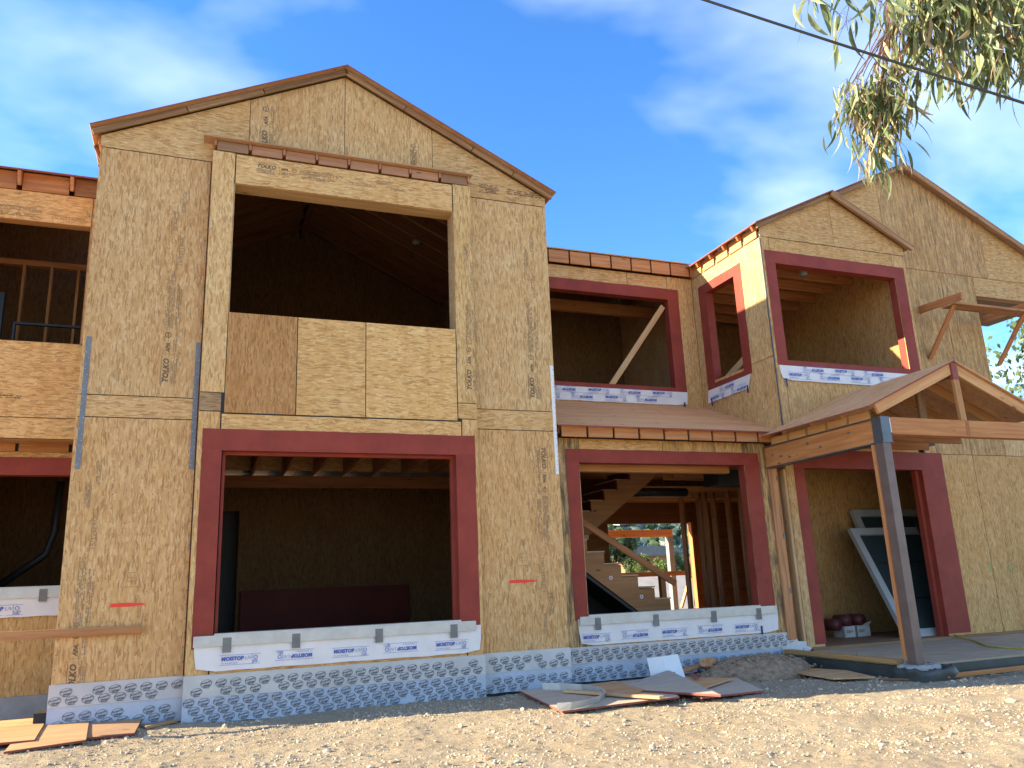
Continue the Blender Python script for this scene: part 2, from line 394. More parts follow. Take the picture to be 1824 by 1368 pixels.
T_TOLKO = text_data('TOLKO', 0.085, 0.25, 0.003); T_APA = text_data('APA', 0.06, 0.25, 0.002)
def sheet_stamp(parent, R, loc, full=True, k=1.0, num=True):
    """the mill stamp on an OSB sheet: name, trade mark, ring and rows of fine print"""
    it = [(T_TOLKO[0] * k, T_TOLKO[1], 0, 0), (T_APA[0] * k, T_APA[1], 0.37 * k, 0.0), (*ring(0.028 * k, 0.035 * k), 0.58 * k, 0.025 * k), (*rect(0.555 * k, 0.021 * k, 0.605 * k, 0.029 * k), 0, 0), (*rect(-0.02 * k, 0.078 * k, 0.33 * k, 0.083 * k), 0, 0)]
    ft = [(*greek(0.31 * k, 0.075 * k, 4), 0, -0.09 * k), (*rect(0.345 * k, -0.09 * k, 0.349 * k, 0.08 * k), 0, 0), (*greek(0.25 * k, 0.045 * k, 2), 0.38 * k, -0.07 * k)]
    if full:
        ft += [(*greek(0.75 * k, 0.085 * k, 5), 0.66 * k, -0.02 * k), (*greek(0.55 * k, 0.06 * k, 3), 0.7 * k, -0.095 * k)]
        if num:
            T_NUM = text_data('15/32STRUC1', 0.085, 0, 0.0)
            ft += [(T_NUM[0] * k * 0.9, T_NUM[1], 1.45 * k, -0.085 * k)]
        ft += [(*greek(0.3 * k, 0.07 * k, 5), 1.9 * k, -0.0), (*greek(0.28 * k, 0.05 * k, 3), 2.15 * k, -0.08 * k)]
    print_mesh('fine_print', ft, R, loc, M['faint_ink'], parent)['kind'] = 'stuff'
    o = print_mesh('mill_stamp', it, R, loc, M['ink'], parent); o['kind'] = 'stuff'
    return o

T_MOI = text_data('MOISTOP', 0.075, 0, 0.004); T_UV = text_data('UV', 0.075, 0.3, -0.001); T_FL = text_data('F L A S H I N G', 0.035, 0, 0.0)
def moistop(parent, R, loc, length, dz=(0.1,), start=0.1, step=0.62, k=1.0, up=None):
    it = []
    for row, h in enumerate(dz):
        x = start + (row % 2) * step * 0.5; fl = bool(row % 2) if up is None else up
        while x + 0.1 < length:
            s = -1 if fl else 1
            parts = [(T_MOI, 0.0, 0.0), (T_UV, 0.33, 0.0), (T_FL, 0.0, -0.05), (ring(0.022, 0.03), 0.49, 0.027), (rect(-0.03, -0.065, 0.56, -0.061), 0, 0), (rect(-0.03, 0.075, 0.56, 0.079), 0, 0), (rect(0.44, -0.065, 0.444, 0.079), 0, 0), (greek(0.07, 0.05, 3), 0.45, -0.055)]
            lo, hi = (x - 0.03 * k, x + 0.56 * k) if not fl else (x - 0.06 * k, x + 0.53 * k)
            for (v, f), a, b_ in parts:
                if lo < 0.02 or hi > length - 0.02: break
                vv = [(p[0] * k, p[1] * k) for p in v]
                cx, cy = (a * k, b_ * k) if not fl else (0.5 * k - a * k, 0.03 * k - b_ * k)
                if x + 0.6 * k > length and not fl and a > 0.3: continue
                it.append((vv, f, x + cx, h + cy, fl))
            x += step; fl = (not fl) if up is None else fl
    o = print_mesh('blue_lettering', it, R, loc, M['blue_ink'], parent); o['kind'] = 'stuff'; return o

T_B1 = text_data('Protecto', 0.05, 0.3, 0.002); T_B2 = text_data('Wrap', 0.05, 0.3, 0.003)
def badges(parent, x0, x1, z0, z1, y, phase=0.0, drop=0.0):
    """rows of small oval badges printed on the base membrane"""
    it = []; dx, dz = 0.150, 0.080; i = 0; n = 0
    a = 0.24; ca, sa = math.cos(a), math.sin(a)
    def ro(v, ox, oy): return [((p[0] + ox) * ca - (p[1] + oy) * sa, (p[0] + ox) * sa + (p[1] + oy) * ca) for p in v]
    z = z0 - 0.02
    while z < z1:
        x = x0 + (i * 0.095 + phase) % dx - 0.05
        while x < x1:
            if x - 0.055 > x0 and x + 0.055 < x1 and z - 0.03 > z0 and z + 0.03 < z1:
                if random.random() < 0.05: x += dx; continue
                rv, rf = ring(0.9, 1.0, 16, 0.058, 0.040)
                it += [(ro(rv, 0, 0), rf, x - x0, z - z0), (ro(T_B1[0] * 0.56, -0.055, 0.003), T_B1[1], x - x0, z - z0), (ro(T_B2[0] * 0.62, -0.038, -0.030), T_B2[1], x - x0, z - z0),
                       (*rect(-0.025, -0.046, 0.035, -0.041), x - x0, z - z0)]
            x += dx
        z += dz; i += 1
    if it: o = print_mesh('badge_print', it, FRONT, (x0, y, z0), M['badge_ink'], parent); o['kind'] = 'stuff'

# ------------------------------------------------------------------ ground
def vnoise(shape, fx, fy, seed):
    r = np.random.default_rng(seed); h, w_ = shape
    gx = np.linspace(0, fx, w_); gy = np.linspace(0, fy, h)
    lat = r.random((int(fy) + 3, int(fx) + 3))
    ix = gx.astype(int); iy = gy.astype(int); tx = gx - ix; ty = gy - iy
    tx = tx * tx * (3 - 2 * tx); ty = ty * ty * (3 - 2 * ty)
    a = lat[np.ix_(iy, ix)]; b_ = lat[np.ix_(iy, ix + 1)]; c = lat[np.ix_(iy + 1, ix)]; d = lat[np.ix_(iy + 1, ix + 1)]
    return (a * (1 - tx) + b_ * tx) * (1 - ty)[:, None] + (c * (1 - tx) + d * tx) * ty[:, None]
GX0, GX1, GY0, GY1, GS = -5.0, 9.6, -6.6, 0.25, 0.026
def make_ground():
    fx = np.arange(GX0, GX1, GS); fy = np.arange(GY0, GY1, GS)
    nx, ny = len(fx), len(fy); sh = (ny, nx)
    LX, LY = GX1 - GX0, GY1 - GY0
    z = np.zeros(sh)
    for f, a, s in ((0.7, 0.05, 1), (2.1, 0.028, 2), (5, 0.014, 3), (11, 0.011, 4), (18, 0.010, 5)):
        z += a * (vnoise(sh, f * LX, f * LY, s) - 0.5)
    r5 = vnoise(sh, 9 * LX, 9 * LY, 9); z += 0.014 * np.clip(r5 - 0.78, 0, 1) / 0.22          # clods
    XX, YY = np.meshgrid(fx, fy)
    z += 0.05 * np.exp(-((XX + 2.6) / 1.0) ** 2) * np.exp(-((YY + 0.3) / 1.2) ** 2)
    edge = np.minimum(np.minimum(XX - GX0, GX1 - XX), np.minimum(YY - GY0, GY1 - YY)); z *= np.clip(edge / 0.3, 0, 1)
    base = -0.055
    ox = np.concatenate([-np.geomspace(600, 5.6, 26), fx, np.geomspace(10.2, 600, 26)]); oy = np.concatenate([-np.geomspace(600, 7.2, 22), fy, np.geomspace(0.9, 700, 30)])
    full = np.full((len(oy), len(ox)), base); full[22:22 + ny, 26:26 + nx] += z
    X, Yg = np.meshgrid(ox, oy)
    V = np.stack([X, Yg, full], -1).reshape(-1, 3); n = len(ox); m_ = len(oy)
    idx = np.arange(n * m_).reshape(m_, n)
    Fq = np.stack([idx[:-1, :-1], idx[:-1, 1:], idx[1:, 1:], idx[1:, :-1]], -1).reshape(-1, 4)
    me = bpy.data.meshes.new('ground'); me.vertices.add(len(V)); me.vertices.foreach_set('co', V.ravel())
    me.loops.add(Fq.size); me.loops.foreach_set('vertex_index', Fq.ravel().astype(np.int32))
    me.polygons.add(len(Fq)); me.polygons.foreach_set('loop_start', np.arange(0, Fq.size, 4, dtype=np.int32)); me.polygons.foreach_set('loop_total', np.full(len(Fq), 4, np.int32))
    me.polygons.foreach_set('use_smooth', np.ones(len(Fq), bool)); me.materials.append(M['dirt']); me.update(calc_edges=True)
    o = bpy.data.objects.new('ground', me); link(o, Matrix.Identity(4)); tag(o, 'dry bare dirt building lot, sunlit in front of the house', kind='structure')
    def hz(x, y):
        i = int(round((y - GY0) / GS)); j = int(round((x - GX0) / GS))
        if 0 <= i < ny and 0 <= j < nx: return base + z[i, j]
        return base
    return hz
gz = make_ground()

ICO = None
def ico():
    bm = bmesh.new(); bmesh.ops.create_icosphere(bm, subdivisions=1, radius=1); v = np.array([x.co[:] for x in bm.verts]); f = [tuple(q.index for q in p.verts) for p in bm.faces]; bm.free(); return v, np.array(f)
ICO = ico()
def make_clods():
    v0, f0 = ICO; nv = len(v0); NQ = 24000
    yy = -6.4 + 6.3 * rng.random(NQ * 3) ** 0.9; xx = rng.uniform(-3.8, 8.8, NQ * 3)
    dn = np.array([mnoise.noise(Vector((x * 0.9, y * 1.6, 3.0))) + 0.5 * mnoise.noise(Vector((x * 3.1, y * 4.2, 7.0))) for x, y in zip(xx, yy)])
    keep = rng.random(NQ * 3) < np.clip(0.36 + dn * 0.75, 0.05, 1.0); xx = xx[keep][:NQ]; yy = yy[keep][:NQ]; NQ = len(xx)
    S = rng.choice([0.003, 0.004, 0.0055, 0.007, 0.009, 0.013], NQ, p=[.22, .24, .22, .17, .10, .05]) * rng.uniform(0.7, 1.4, NQ)
    bigm = rng.random(NQ) < 0.004; S[bigm] = rng.uniform(0.014, 0.028, bigm.sum())
    a = rng.uniform(0, 6.28, NQ); ca, sa = np.cos(a)[:, None], np.sin(a)[:, None]
    q = v0[None] * rng.uniform(0.6, 1.3, (NQ, nv, 1)) * (S[:, None] * np.stack([rng.uniform(.8, 1.9, NQ), rng.uniform(.8, 1.4, NQ), rng.uniform(.6, 1.0, NQ)], -1))[:, None]
    hz_ = np.array([gz(x, y) for x, y in zip(xx, yy)]) + S * 0.3
    V = [np.stack([q[..., 0] * ca - q[..., 1] * sa + xx[:, None], q[..., 0] * sa + q[..., 1] * ca + yy[:, None], q[..., 2] + hz_[:, None]], -1).reshape(-1, 3)]
    F = [(f0[None] + (np.arange(NQ) * nv)[:, None, None]).reshape(-1, 3)]
    o = mesh_obj('gravel', np.concatenate(V), np.concatenate(F).tolist(), M['stone'], center=False)
    tag(o, 'small clods and stones strewn over the dirt', kind='stuff')
    # wood chips and straw
    V = []; F = []; k = 0
    for i in range(150):
        y = -6.0 + 5.9 * random.random(); x = random.uniform(-3.6, 8.0); L = random.uniform(0.02, 0.09); t = random.uniform(0.002, 0.005); a = random.uniform(0, 3.14)
        z = gz(x, y) + 0.006
        c, s = math.cos(a), math.sin(a)
        for dx in (-L / 2, L / 2):
            for dy in (-t, t):
                for dz in (0, 0.006):
                    V.append((x + dx * c - dy * s, y + dx * s + dy * c, z + dz + 0.01 * dx / L))
        F += [tuple(j + k for j in f) for f in BF]; k += 8
    o = mesh_obj('wood_chips', V, F, M['fir_pale'], center=False); tag(o, 'splinters and wood chips scattered over the dirt', kind='stuff')
make_clods()

# ================================================================== THE HOUSE
H = empty('house', (4.0, 2.5, -0.05), 'two-storey timber house under construction, sheathed in OSB with gables', 'house')
G = 0.0055
def jit(a=0.05): return random.uniform(1 - a, 1 + a)
WARM = (1.0, 0.97, 0.92); PALE = (1.10, 1.08, 1.02); GREY = (0.95, 0.96, 0.97)
def tint(base=(1, 1, 1), a=0.05):
    k = jit(a); return tuple(c * k * jit(0.015) for c in base)
def panel(parent, x0, x1, z0, z1, y, mat='osb_v', t=0.012, color=None, g=G):
    return box('osb_panel', x0 + g, x1 - g, y, y + t, z0 + g, z1 - g, M[mat], parent, color or tint())
def panel_x(parent, y0, y1, z0, z1, x, mat='osb_v', t=0.012, color=None, g=G):
    return box('osb_panel', x, x + t, y0 + g, y1 - g, z0 + g, z1 - g, M[mat], parent, color or tint())
def poly_panel(parent, poly, y, mat='osb_h', t=0.012, color=None):
    return prism('osb_panel', poly, y, y + t, M[mat], parent, color or tint())
def ringwall(name, x0, x1, z0, z1, ox0, ox1, oz0, oz1, y0, y1, mat, extra=(), lined=True):
    """framed wall with one opening"""
    bl = [(x0, ox0, y0, y1, z0, z1), (ox1, x1, y0, y1, z0, z1), (ox0, ox1, y0, y1, z0, oz0), (ox0, ox1, y0, y1, oz1, z1)]
    bl = [b_ for b_ in bl if b_[1] - b_[0] > 1e-3 and b_[5] - b_[4] > 1e-3]
    o = boxes(name, bl + list(extra), mat, H)
    e = 0.012
    if lined: boxes('dark_seam_backing', [(b_[0] + (e if b_[0] == ox1 else 0), b_[1] - (e if b_[1] == ox0 else 0), y0 - 0.0085, y0 - 0.0008, b_[4] + (e if b_[4] == oz1 else 0), b_[5] - (e if b_[5] == oz0 else 0)) for b_ in bl], M['black'], o)  # black backing sheet added so the gaps between panels look shaded
    return o
def band(name, x0, x1, z0, z1, y, parent, side, ret=None, mat='red', plane='y'):
    """a strip of peel-and-stick membrane: the free outer edge is cut unevenly and the face is slightly wrinkled;
    side says which edge is free ('l','r','t'); ret adds the flat return inside the reveal; plane 'x' lies on a wall facing -X"""
    horiz = side == 't'; L = (x1 - x0) if horiz else (z1 - z0); n = max(6, int(L / 0.14)); V = []; F = []
    ph = random.uniform(0, 50)
    for i in range(n + 1):
        t = i / n; e = 0.007 * mnoise.noise(Vector((ph + t * L * 2.2, 0, 0))) + 0.004 * mnoise.noise(Vector((ph + t * L * 9, 3, 0)))
        for j in range(4):
            u = j / 3
            d = 0.0045 + 0.0035 * (0.5 + mnoise.noise(Vector((ph + t * L * 3, u * 3, 5)))) * (0.3 + math.sin(u * math.pi))
            if horiz: a, b_ = x0 + (x1 - x0) * t, z0 + (z1 - z0 + e) * u
            elif side == 'l': a, b_ = x1 - (x1 - x0 + e) * u, z0 + (z1 - z0) * t
            else: a, b_ = x0 + (x1 - x0 + e) * u, z0 + (z1 - z0) * t
            V.append((a, y - d, b_) if plane == 'y' else (y - d, a, b_))
    for i in range(n):
        for j in range(3): a = i * 4 + j; F.append((a, a + 1, a + 5, a + 4))
    k = len(V)
    if ret: V += bv(*ret); F += [tuple(q + k for q in f) for f in BF]
    return mesh_obj(name, V, F, M[mat], parent)
def red_frame(parent, X0, X1, Z0, Z1, ix0, ix1, iz0, iz1, y, depth=0.15, sill=False, left=True):
    """red peel-and-stick flashing round an opening: flat bands on the face, returns in the reveal"""
    t = 0.004; r = M['red']
    band('head_flashing', X0, X1, iz1 - t, Z1, y - 0.001, parent, 't', (ix0, ix1, y - 0.004, y + depth, iz1 - t, iz1 + 0.001))
    if left: band('jamb_flashing', X0, ix0 + t, Z0, iz1, y, parent, 'l', (ix0 - 0.001, ix0 + t, y - 0.004, y + depth, iz0, iz1 - t))
    band('jamb_flashing', ix1 - t, X1, Z0, iz1, y, parent, 'r', (ix1 - t, ix1 + 0.001, y - 0.004, y + depth, iz0, iz1 - t))
    if sill: boxes('sill_flashing', [(ix0, ix1, y - t, y, Z0, iz0), (ix0, ix1, y - t, y + depth, iz0 - 0.001, iz0 + t)], r, parent)
def red_frame_x(parent, Y0, Y1, Z0, Z1, iy0, iy1, iz0, iz1, x, depth=0.15):
    t = 0.004; r = M['red']
    band('head_flashing', Y0, Y1, iz1 - t, Z1, x - 0.001, parent, 't', (x - 0.004, x + depth, iy0, iy1, iz1 - t, iz1 + 0.001), plane='x')
    band('jamb_flashing', Y0, iy0 + t, Z0, iz1, x, parent, 'l', (x - 0.004, x + depth, iy0 - 0.001, iy0 + t, iz0, iz1 - t), plane='x')
    band('jamb_flashing', iy1 - t, Y1, Z0, iz1, x, parent, 'r', (x - 0.004, x + depth, iy1 - t, iy1 + 0.001, iz0, iz1 - t), plane='x')
    boxes('sill_flashing', [(x - t, x, iy0, iy1, Z0, iz0), (x - t, x + depth, iy0, iy1, iz0 - 0.001, iz0 + t)], r, parent)
def paper(parent, x0, x1, z0, z1, y, lean=0.02):
    """white sill paper, lower edge hanging slightly off the wall, with uneven ends"""
    n = 14; V = []; F = []
    for i in range(n + 1):
        s = i / n; x = x0 + (x1 - x0) * s
        e0 = 0.03 if i == 0 else (-0.03 if i == n else 0)
        V += [(x, y - 0.001, z1), (x + e0 * 0.3, y - lean * 0.5 + random.uniform(-.004, .004), (z0 + z1) / 2), (x + e0, y - lean + random.uniform(-.006, .006), z0 + random.uniform(-.004, .004) + (0.03 if i in (0, n) else 0))]
    for i in range(n):
        for j in range(2):
            a = i * 3 + j; F.append((a, a + 1, a + 4, a + 3))
    return mesh_obj('sill_paper', V, F, M['paper'], parent, smooth=True)
def sill_metal(parent, x0, x1, ix0, ix1, zt, y, drop=0.12):
    boxes('sill_pan', [(ix0, ix1, y - 0.02, y + 0.16, zt - 0.012, zt + 0.006)], M['zinc'], parent)
    boxes('sill_angle', [(x0, x1, y - 0.030, y - 0.027, zt - drop, zt - 0.014), (x0 + 0.01, x1 - 0.01, y - 0.030, y, zt - 0.014, zt - 0.012)], M['zinc'], parent)
def tape(parent, xc, z0, z1, y, wd=0.09): 
    box('tape_strip', xc - wd / 2, xc + wd / 2, y - 0.036, y - 0.033, z0, z1, M['tape'], parent)
def strap(x, z0, z1, y, wd=0.052, mat='galv'):
    o = box('steel_strap', x - wd / 2, x + wd / 2, y - 0.004, y, z0, z1, M[mat], H)
    it = []
    z = z0 + 0.05
    while z < z1 - 0.03:
        it += [(*rect(-0.004, -0.004, 0.004, 0.004), random.choice((-0.013, 0.013)), z - z0)]; z += random.uniform(0.045, 0.09)
    print_mesh('nail_heads', it, FRONT, (x, y - 0.006, z0), M['zinc'] if mat == 'galv' else M['steel_dark'], o)

# ---------- gable block (nearest block with the bare upper window)
WL, WR = -2.912, 2.912
ztop = lambda x: 8.105 - 0.482 * abs(x)
wall_a = boxes('gable_wall', [(WL + 0.02, -1.62, 0.012, 0.15, 0.0, 6.6), (1.70, WR - 0.02, 0.012, 0.15, 0.0, 6.6), (-1.62, 1.70, 0.012, 0.15, 6.3, 6.6)], M['black'], H)  # framing coloured black to deepen the shade in the panel gaps
gback = prism('gable_framing', [(WL, 6.6), (WR, 6.6), (WR, ztop(WR) - 0.03), (0, ztop(0) - 0.03), (WL, ztop(WL) - 0.03)], 0.013, 0.1, M['black'], H)
for (x0, x1, zs) in ((WL, -1.655, (0.30, 3.235, 3.49, 6.548)), (1.735, WR, (0.30, 3.235, 3.505, 6.56))):
    panel(wall_a, x0, x1, zs[0], zs[1], 0, 'osb_v', color=tint((1.03, 0.95, 0.85), 0.02))  # lower sheets warmer: sheet tone plus ground bounce put into the tint
    panel(wall_a, x0, x1, zs[1], zs[2], 0, 'osb_h', color=tint((1.02, 0.98, 0.88)))
    panel(wall_a, x0, x1, zs[2], zs[3], 0, 'osb_v', color=tint((1.0, 0.98, 0.93), 0.02))
g = 0.004
poly_panel(gback, [(WL, 6.556), (-1.22 - g, 6.556), (-1.22 - g, ztop(1.22)), (WL, ztop(WL))], 0, 'osb_h', color=(1.02, 0.99, 0.92))
poly_panel(gback, [(-1.22 + g, 6.556), (-g, 6.556), (-g, ztop(0)), (-1.22 + g, ztop(1.22))], 0, 'osb_v', color=(0.98, 0.96, 0.92))
poly_panel(gback, [(g, 6.556), (1.22 - g, 6.556), (1.22 - g, ztop(1.22)), (g, ztop(0))], 0, 'osb_v', color=(1.0, 0.98, 0.92))
poly_panel(gback, [(1.22 + g, 6.568), (WR, 6.568), (WR, ztop(WR)), (1.22 + g, ztop(1.22))], 0, 'osb_h', color=(0.96, 0.93, 0.86))
# side walls of the block
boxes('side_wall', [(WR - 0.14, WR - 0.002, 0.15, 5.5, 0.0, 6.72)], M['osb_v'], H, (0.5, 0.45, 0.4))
boxes('side_wall', [(WL + 0.002, WL + 0.14, 0.15, 5.5, 3.3, 6.72), (WL + 0.002, WL + 0.14, 0.15, 5.5, 0.0, 3.3)], M['osb_v'], H)
# corner edge boards: thin sheathing edges that catch the light at the corners
# box-out round the two windows
BX0, BX1, YB0 = -1.648, 1.728, -0.12
bo = boxes('window_bay', [(BX0 + 0.012, -1.365, YB0 + 0.021, 0.15, 0.0, 6.62), (1.465, BX1 - 0.012, YB0 + 0.021, 0.15, 0.0, 6.62), (-1.365, 1.465, YB0 + 0.021, 0.15, 6.235, 6.62),
                       (-1.365, 1.465, YB0 + 0.021, 0.15, 2.88, 4.535), (-1.365, 1.465, YB0 + 0.021, 0.15, 0.0, 0.80), (-1.385, -1.365, YB0 + 0.021, 0.15, 0.8, 2.88), (1.44, 1.465, YB0 + 0.021, 0.15, 0.8, 2.88)], M['fir_pale'], H)
boxes('dark_seam_backing', [(BX0 + 0.013, -1.38, YB0 + 0.0125, YB0 + 0.020, 0.0, 6.62), (1.478, BX1 - 0.013, YB0 + 0.0125, YB0 + 0.020, 0.0, 6.62), (-1.38, 1.478, YB0 + 0.0125, YB0 + 0.020, 6.25, 6.62), (-1.38, 1.478, YB0 + 0.0125, YB0 + 0.020, 2.90, 4.53), (-1.38, 1.478, YB0 + 0.0125, YB0 + 0.020, 0.0, 0.78)], M['black'], bo)  # added black sheet that darkens the seams of the bay panels
y = YB0
panel(bo, BX0, -1.375, 3.545, 6.655, y, 'osb_v', color=(1.12, 1.10, 1.02))
panel(bo, BX0, -1.405, 3.322, 3.545, y, 'osb_h', color=(0.62, 0.60, 0.62))
panel(bo, BX0, -1.405, 0.40, 3.322, y, 'osb_v', color=(1.06, 1.02, 0.9))
panel(bo, -1.372, 1.462, 6.235, 6.645, y, 'osb_h', color=(1.10, 1.05, 0.92), g=0.006)
panel(bo, 1.466, BX1, 3.545, 6.66, y, 'osb_v', color=(1.05, 1.05, 0.95))
panel(bo, 1.466, BX1, 3.335, 3.545, y, 'osb_h', color=(1.05, 1.02, 0.9))
panel(bo, 1.515, BX1, 0.40, 3.335, y, 'osb_v', color=(1.08, 1.02, 0.9))
panel(bo, -1.377, -0.565, 3.308, 4.545, y, 'osb_v', color=(0.78, 0.62, 0.48))
panel(bo, -0.565, 0.275, 3.308, 4.545, y, 'osb_h', color=(1.10, 1.03, 0.85))
panel(bo, 0.275, 1.464, 3.308, 4.545, y, 'osb_h', color=(1.18, 1.12, 0.92))
panel(bo, -1.40, 1.51, 2.87, 3.300, y, 'osb_h', color=(1.12, 1.05, 0.88))
panel(bo, -1.40, 1.51, 0.40, 0.84, y, 'osb_h', color=(1.05, 0.95, 0.82))
box('bay_side', BX0 - 0.001, BX0 + 0.011, YB0 + 0.013, -0.001, 0.40, 6.65, M['fir_old'], bo, (1.5, 1.05, 0.85))
box('bay_side', BX1 - 0.011, BX1 + 0.001, YB0 + 0.013, -0.001, 0.40, 6.65, M['osb_v'], bo)
red_frame(bo, -1.591, 1.683, 0.70, 3.117, -1.38, 1.43, 0.84, 2.87, y, 0.16)
boxes('inner_stop', [(-1.376, -1.33, y + 0.10, y + 0.16, 0.85, 2.866), (1.38, 1.426, y + 0.10, y + 0.16, 0.85, 2.866), (-1.33, 1.38, y + 0.10, y + 0.16, 2.83, 2.866)], M['red'], bo)
paper(bo, -1.565, 1.69, 0.465, 0.78, y - 0.008, 0.012)
moistop(bo, FRONT, (-1.52, y - 0.026, 0.52), 3.15, dz=(0.045,), start=0.24, step=0.60, k=0.72)
sill_metal(bo, -1.575, 1.62, -1.365, 1.435, 0.845, y - 0.004, 0.125)
for xc in (-1.23, -0.50, 0.435, 1.34): tape(bo, xc, 0.65, 0.805, y)
# little overhang board with blocking above the bay
aw = box('bay_overhang', -1.76, 1.745, -0.195, -0.003, 6.80, 6.813, M['plywood'], H, (0.95, 0.88, 0.82))
xs = np.linspace(-1.62, 1.70, 9)
for i in range(8):
    beam('block', (xs[i] + 0.022, -0.108, 6.728), (xs[i + 1] - 0.022, -0.108, 6.728), 0.03, 0.125, M['plywood'], aw, color=(0.60, 0.52, 0.50) if i % 7 == 0 else (0.80, 0.62, 0.58))
for xx in xs: beam('rafter_tail', (xx, -0.14, 6.755), (xx, -0.01, 6.755), 0.03, 0.075, M['plywood'], aw, color=(0.85, 0.60, 0.55))
# roof of the gable block
RS = 0.482
def roof_plane(name, pts, t, mat, parent, color=None):
    """sheathing: quad pts (top surface), thickness t downward along the normal"""
    p = [Vector(a) for a in pts]; n = (p[1] - p[0]).cross(p[3] - p[0]).normalized()
    if n.z < 0: n = -n
    V = [tuple(a) for a in p] + [tuple(a - n * t) for a in p]
    F = [(0, 1, 2, 3), (7, 6, 5, 4)] + [(i, i + 4, (i + 1) % 4 + 4, (i + 1) % 4) for i in range(4)]
    o = mesh_obj(name, V, F, mat, parent, color=color)
    bm = bmesh.new(); bm.from_mesh(o.data); bmesh.ops.recalc_face_normals(bm, faces=bm.faces); bm.to_mesh(o.data); bm.free()
    return o
zr = lambda x: 8.205 - RS * abs(x)
EX = 3.03
for s in (-1, 1):
    rf = roof_plane('roof_sheathing', [(0, -0.16, zr(0)), (s * EX, -0.16, zr(EX)), (s * EX, 5.6, zr(EX)), (0, 5.6, zr(0))], 0.018, M['plywood'], H, (0.85, 0.74, 0.66))
    # red painted edges of the sheathing, and the barge rafters below it
    d = Vector((s, 0, -RS)).normalized(); nrm = Vector((s * RS, 0, 1)).normalized()
    a0 = Vector((0, -0.161, zr(0))) ; a1 = Vector((s * EX, -0.161, zr(EX)))
    beam('red_edge', a0 - nrm * 0.009, a1 - nrm * 0.009, 0.005, 0.017, M['ply_edge'], rf, up=nrm, bev=0.001)
    cuts = [0.0, 0.36, 0.66, 1.0] if s < 0 else [0.0, 0.28, 0.6, 0.8, 1.0]
    for i in range(len(cuts) - 1):
        q0 = a0.lerp(a1, cuts[i] + (0.002 if i else 0.001)); q1 = a0.lerp(a1, cuts[i + 1] - 0.002)
        beam('barge_board', q0 - nrm * 0.056 + Vector((0, 0.10, 0)), q1 - nrm * 0.056 + Vector((0, 0.10, 0)), 0.04, 0.07, M['fir_old'], rf, up=nrm, color=tint((1.05, 1.05, 1.08), 0.14))
    # rafters over the room, its dimness put into their tint
    for k in range(11):
        yy = 0.35 + k * 0.48
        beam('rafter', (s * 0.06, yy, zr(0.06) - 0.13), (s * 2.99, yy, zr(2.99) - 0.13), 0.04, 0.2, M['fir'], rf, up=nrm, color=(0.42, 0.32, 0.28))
    yk = 0.35
    for k in range(11):
        y0_ = 0.05 + k * 0.48
        beam('eave_block', (s * 2.935, y0_ + 0.02, 6.70), (s * 2.935, y0_ + 0.44, 6.70), 0.03, 0.11, M['fir'], rf, color=(1.1, 0.95, 0.85))
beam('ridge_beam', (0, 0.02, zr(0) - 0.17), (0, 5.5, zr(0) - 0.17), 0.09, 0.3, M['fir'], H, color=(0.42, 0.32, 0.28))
# stamps and marks
sheet_stamp(wall_a, UPWARD, (-2.00, -0.003, 3.66)); sheet_stamp(wall_a, UPWARD, (-2.69, -0.003, 0.33)); sheet_stamp(wall_a, UPWARD, (2.60, -0.003, 3.68)); sheet_stamp(wall_a, DOWNWARD, (2.66, -0.003, 3.02))
sheet_stamp(bo, FRONT, (-1.12, y - 0.003, 6.50), k=0.8); sheet_stamp(bo, UPWARD, (1.66, y - 0.003, 3.72), k=0.95)
sheet_stamp(gback, UPWARD, (-1.00, -0.003, 6.78), full=False, k=1.1)
print_mesh('mill_stamp', [(*greek(0.3, 0.14, 6), 0, 0), (*greek(0.62, 0.09, 3), 0.42, 0.03)], FRONT, (1.9, -0.003, 6.66), M['ink'], gback)
print_mesh('mill_stamp', [(*greek(0.62, 0.09, 5), 0, 0)], UPWARD, (0.99, -0.003, 6.72), M['ink'], gback)
def spray(x0, x1, z):
    V = [(x0, -.018), (x0 + (x1 - x0) * .55, -.020), (x1 - .03, -.008), (x1, 0), (x1 - .04, .010), (x0 + (x1 - x0) * .5, .022), (x0 + .01, .020)]
    return print_mesh('spray_mark', [(V, [tuple(range(len(V)))], 0, 0)], FRONT, (0, -0.0035, z), M['orange_paint'], wall_a)
spray(-2.42, -2.06, 1.195); spray(2.12, 2.52, 1.275)
def triangle_mark(x, z):
    it = []
    for (ax, az), (bx, bz) in (((-.1, 0), (.1, 0)), ((-.1, 0), (0, .33)), ((.1, 0), (0, .33)), ((-.04, .06), (-.04, .15)), ((-.04, .15), (.04, .15)), ((-.04, .1), (.03, .1)), ((-.04, .06), (.04, .06))):
        dx, dz = bx - ax, bz - az; L = math.hypot(dx, dz); nx, nz_ = -dz / L * .0022, dx / L * .0022
        it.append(([(ax - nx, az - nz_), (bx - nx, bz - nz_), (bx + nx, bz + nz_), (ax + nx, az + nz_)], [(0, 1, 2, 3)], 0, 0))
    print_mesh('pencil_mark', it, FRONT, (x, -0.003, z), M['faint_ink'], wall_a)
triangle_mark(-2.23, 1.38); triangle_mark(2.32, 1.47)
strap(-2.845, 2.65, 4.16, 0); strap(-1.69, 2.66, 4.17, 0); strap(2.876, 2.65, 4.16, 0, 0.046, 'white')
